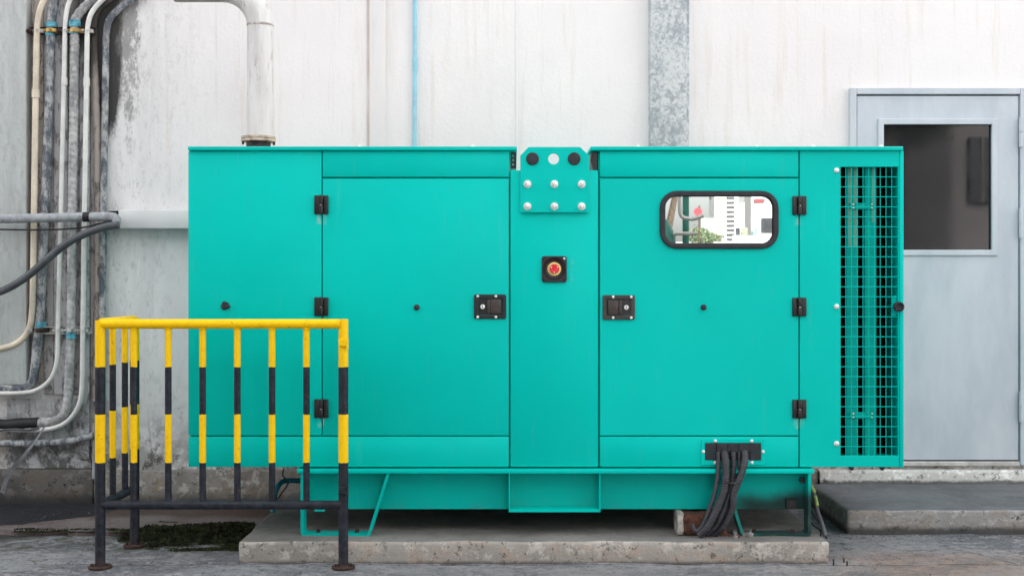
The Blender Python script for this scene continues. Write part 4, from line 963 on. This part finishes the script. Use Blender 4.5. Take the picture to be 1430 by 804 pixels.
# moss strip
g_ = G("moss"); M['moss'] = g_.out(g_.mix(g_.ramp(g_.noise(25, 6, 0.7), 0.40, 0.62), (0.007, 0.008, 0.005), (0.038, 0.044, 0.018)), 0.95, 0, None, 0.15)
def moss():
    b = bmesh.new(); rnd = random.Random(3)
    n = 0
    while n < 26000:
        n += 1
        px = 20 + rnd.random() * 335; Yd = 5.53 + rnd.random() * 0.56
        x_ = X(px, Yd); right = min(1.0, max(0.0, (px - 150) / 60))
        mid = 5.81 + 0.09 * (1 - right); half = 0.04 + 0.25 * right
        dens = 1.0 - abs(Yd - mid) / half + 0.75 * fbm(x_, Yd * 2.2, 4.0, 5)
        if dens < 0.05 or x_ > X(345, PADY) + 0.02: continue
        hh = min(1, dens); zb = (0.022 if Yd > 5.83 else 0.0)
        h = 0.004 + 0.012 * rnd.random() * hh
        c = Vector((x_, Yd, zb - 0.006 + 0.034 * right * hh * rnd.random() * (0.6 + 0.8 * max(0, fbm(x_, Yd, 9, 3))))); a = rnd.random() * 6.28; s_ = 0.003 + rnd.random() * 0.007
        v = [b.verts.new(c + Vector((s_ * math.cos(a + k * 2.09), s_ * math.sin(a + k * 2.09), 0))) for k in range(3)] + [b.verts.new(c + Vector((rnd.uniform(-.004, .004), rnd.uniform(-.004, .004), h)))]
        for k in range(3): b.faces.new((v[k], v[(k + 1) % 3], v[3]))
    m = MB(); m.bm.free(); m.bm = b; return m
ms = obj('moss', moss(), M['moss'], sharp=10); tag(ms, 'dark green moss and dirt along the crack between the apron and the paving', 'moss', None, 'stuff')
def crumbs():
    b = bmesh.new(); rnd = random.Random(5)
    for i in range(1500):
        if rnd.random() < 0.5: px = rnd.uniform(10, 350); Yd = rnd.uniform(5.2, 6.6)
        else: px = rnd.uniform(1150, 1430); Yd = rnd.uniform(5.05, 5.88) if rnd.random() < .6 else rnd.uniform(5.8, 5.89)
        if 5.29 < Yd and -1.23 < X(px, Yd) < 1.43: continue
        s_ = 0.0015 + 0.005 * rnd.random() ** 3; c = Vector((X(px, Yd), Yd, (0.024 if -2.5 < X(px, Yd) < -1.15 and 5.85 < Yd < 6.4 else 0.004)))
        vs = [b.verts.new(c + Vector((s_ * rnd.uniform(-1, 1), s_ * rnd.uniform(-1, 1), s_ * rnd.uniform(-.5, 1)))) for _ in range(4)]
        for t in ((0, 1, 2), (0, 1, 3), (0, 2, 3), (1, 2, 3)): b.faces.new([vs[k] for k in t])
    bmesh.ops.recalc_face_normals(b, faces=b.faces[:])
    m = MB(); m.bm.free(); m.bm = b; return m
tag(obj('grit', crumbs(), M['step'], sharp=10), 'loose grit and concrete crumbs scattered on the paving', 'grit', None, 'stuff')
# ================================================================== ACROSS THE YARD (seen in the glass, plus an unseen shading wall)
M['shade_wall'] = simple("grey_wall_plaster", (0.24, 0.23, 0.23), 0.9, var=0.15, sc=1)
M['tower_white'] = simple("tower_white", (0.72, 0.70, 0.67), 0.8, var=0.06, sc=1)
M['tower_dark'] = simple("tower_windows", (0.05, 0.055, 0.065), 0.3, var=0.3, sc=3)
M['leaf'] = simple("leaf", (0.06, 0.11, 0.035), 0.6, var=0.5, sc=4); M['bark'] = simple("bark", (0.12, 0.085, 0.06), 0.9, var=0.4)
M['tower_teal'] = simple('tank_teal', (0.05, 0.25, 0.20), 0.5); M['signred'] = simple("sign_red", (0.42, 0.06, 0.08), 0.5); M['hedge'] = simple("hedge_green", (0.34, 0.42, 0.26), 0.8, var=0.5, sc=8)
sh = thing('workshop', (8, -3, 0), 'plain grey workshop with one barred window across the yard, seen in the door glass', 'building')
obj('wall', MB().box(3.35, 16, -3.2, -2.2, -0.05, 6.4, 0.01).box(3.3, 16.1, -3.3, -2.1, 6.41, 6.55, 0.01), M['shade_wall'], sh)  # height raised to block low skylight from the lower scene
wf = obj('window', MB().box(5.95, 6.9, -2.195, -2.14, 2.25, 3.1, 0.01), M['tower_dark'], sh)
for k in range(4): obj('window_bar', MB().box(6.1 + k * .2, 6.13 + k * .2, -2.139, -2.11, 2.25, 3.1), M['shade_wall'], wf)
yw = thing('shading_wall', (-6, -3, 0), 'long tall grey unseen wall added behind the viewer to dim the lower scene', 'wall')
obj('wall', MB().box(-16, 0.9, -3.3, -2.6, -0.05, 6.4, 0.01), M['shade_wall'], yw)  # added unseen wall, made tall to block low skylight
tw = thing('tower_block', (37.6, -200, 0), 'white tower block with rows of dark windows beyond the yard', 'building')
obj('wall', MB().box(35.6, 39.8, -206, -200, 0, 30, 0.02), M['tower_white'], tw)
w1 = w2 = None
for r_ in range(34):
    zz = 1.6 + r_ * 0.806
    if w1 is None:
        w1 = obj('window', MB().box(37.7, 39.1, -200.1, -199.9, zz, zz + 0.42), M['tower_dark'], tw); w2 = obj('balcony', MB().box(36.1, 37.3, -200.12, -199.9, zz, zz + 0.22), M['yellow'], tw)
    else:
        inst(w1, (38.4, -200, zz + .21), tw); inst(w2, (36.7, -200.01, zz + .11), tw)
gb_ = thing('office_block', (41, -205, 0), 'pale grey office block with a fine window grid beyond the yard', 'building')
obj('wall', MB().box(39.9, 46, -212, -205, 0, 15.0, 0.02), M['tower_white'], gb_)
wg = None
for r_ in range(12):
    for c_ in range(6):
        p_ = (40.5 + c_ * .95, -205, 1.5 + r_ * 1.15)
        if wg is None: wg = obj('window', MB().box(p_[0] - .3, p_[0] + .3, -205.1, -204.9, p_[2] - .28, p_[2] + .28), M['galv'], gb_, origin=p_)
        else: inst(wg, p_, gb_)
wb = thing('white_house', (10, -30, 0), 'white house with a dark shutter and a red board beside the tower block', 'building')
obj('wall', MB().box(8.15, 13, -31.2, -30, 0, 6.0, 0.02), M['tower_white'], wb); obj('shutter', MB().box(8.5, 9.4, -29.99, -29.93, 2.86, 3.34), M['tower_dark'], wb)
obj('sign_board', MB().box(8.25, 8.6, -29.99, -29.93, 3.88, 3.99), M['signred'], wb)
for a, b_, mt in ((7.6, 7.75, 'tower_dark'), (7.78, 8.0, 'hedge'), (8.2, 8.35, 'bluepipe')):
    obj('notice_board', MB().box(a, b_, -29.9, -29.88, 2.75, 3.0), M[mt], wb)
obj('notice_post', MB().box(7.5, 8.4, -29.95, -29.91, 0, 2.74), M['tower_white'], wb)
gh = thing('grey_house', (10, -49, 0), 'small grey blue house across the street', 'building')
obj('wall', MB().box(9.45, 10.15, -50, -49, 0, 4.3), M['galv'], gh)
lw = thing('street_wall', (9, -52, 0), 'white street wall beyond the hedge', 'wall'); obj('wall', MB().box(6, 14, -52.4, -52, 0, 3.2), M['tower_white'], lw)
sg = thing('road_sign', (6.2, -29, 0), 'round red road sign on a brown post across the yard', 'sign')
obj('post', MB().cyl((6.26, -29.2, 0), (6.26, -29.2, 3.7), 0.035, 12), M['bark'], sg); obj('sign_disc', MB().cyl((6.2, -29.1, 3.5), (6.2, -29.08, 3.5), 0.14, 28), M['signred'], sg)
def crown(cx, cy, cz, rx, rz, n, seed, s=0.16):
    b = bmesh.new(); r_ = random.Random(seed)
    cl = [(cx + r_.gauss(0, rx * .5), cy + r_.gauss(0, rx * .5), cz + r_.gauss(0, rz * .5), rx * r_.uniform(.2, .45)) for _ in range(16)]
    for i in range(n):
        c = r_.choice(cl); p = Vector((c[0] + r_.gauss(0, c[3] * .6), c[1] + r_.gauss(0, c[3] * .6), c[2] + r_.gauss(0, c[3] * .5)))
        u = Vector((r_.gauss(0, 1), r_.gauss(0, 1), r_.gauss(0, 1))).normalized(); v = u.orthogonal().normalized()
        b.faces.new([b.verts.new(p + u * s * a + v * s * .5 * q) for a, q in ((-.5, 0), (0, .5), (.5, 0), (0, -.5))])
    m = MB(); m.bm.free(); m.bm = b; return m
tr = thing('leafy_tree', (5.4, -24, 0), 'leafy tree hanging over the yard, seen in the generator window', 'tree')
obj('trunk', MB().tube([(4.4, -24, 0), (4.45, -24, 2), (4.8, -24, 4)], lambda L: 0.16 - 0.02 * L, 10, 0.2), M['bark'], tr)
obj('crown', crown(5.3, -24, 4.35, 0.9, 0.5, 1500, 4, 0.14), M['leaf'], tr)
tr2 = thing('leafy_tree', (4.6, -1.4, 0), 'dark leafy tree in front of the workshop wall, seen in the door glass', 'tree')
obj('trunk', MB().tube([(4.8, -1.4, 0), (4.82, -1.4, 3), (4.8, -1.4, 4)], 0.05, 10, 0.2), M['bark'], tr2)
obj('crown', crown(4.75, -1.4, 3.35, 0.55, 0.35, 3500, 8, 0.10), M['leaf'], tr2)
hd = thing('clipped_hedge', (7.9, -39, 0), 'green hedge row along the street across the yard', 'hedge'); obj('foliage', crown(7.9, -39, 2.9, 0.6, 0.5, 2500, 9, 0.12), M['hedge'], hd)
hp = thing('storage_tank', (2.0, -7.1, 0), 'teal storage tank with white pipes across the yard', 'tank')
obj('tank_shell', MB().lathe((1.98, -7.3, 0), [(0.001, 0), (0.5, 0), (0.5, 1.9), (0.38, 2.15), (0.001, 2.22)], 32, 'Z'), M['tower_teal'], hp)
obj('vent_pipe', MB().tube([(2.62, -7.2, 0), (2.62, -7.2, 2.0), (2.62, -7.2, 5)], 0.05, 12, 0.1), M['tower_teal'], hp)
obj('vent_pipe', MB().tube([(2.50, -7.0, 5), (2.50, -7.0, 2.3), (2.54, -7.0, 2.18), (2.7, -7.0, 2.15), (2.85, -7.0, 2.2)], 0.03, 12, 0.03).tube([(2.4, -7.0, 1.93), (2.75, -7, 1.93)], 0.03, 10, .1), M['tower_white'], hp)
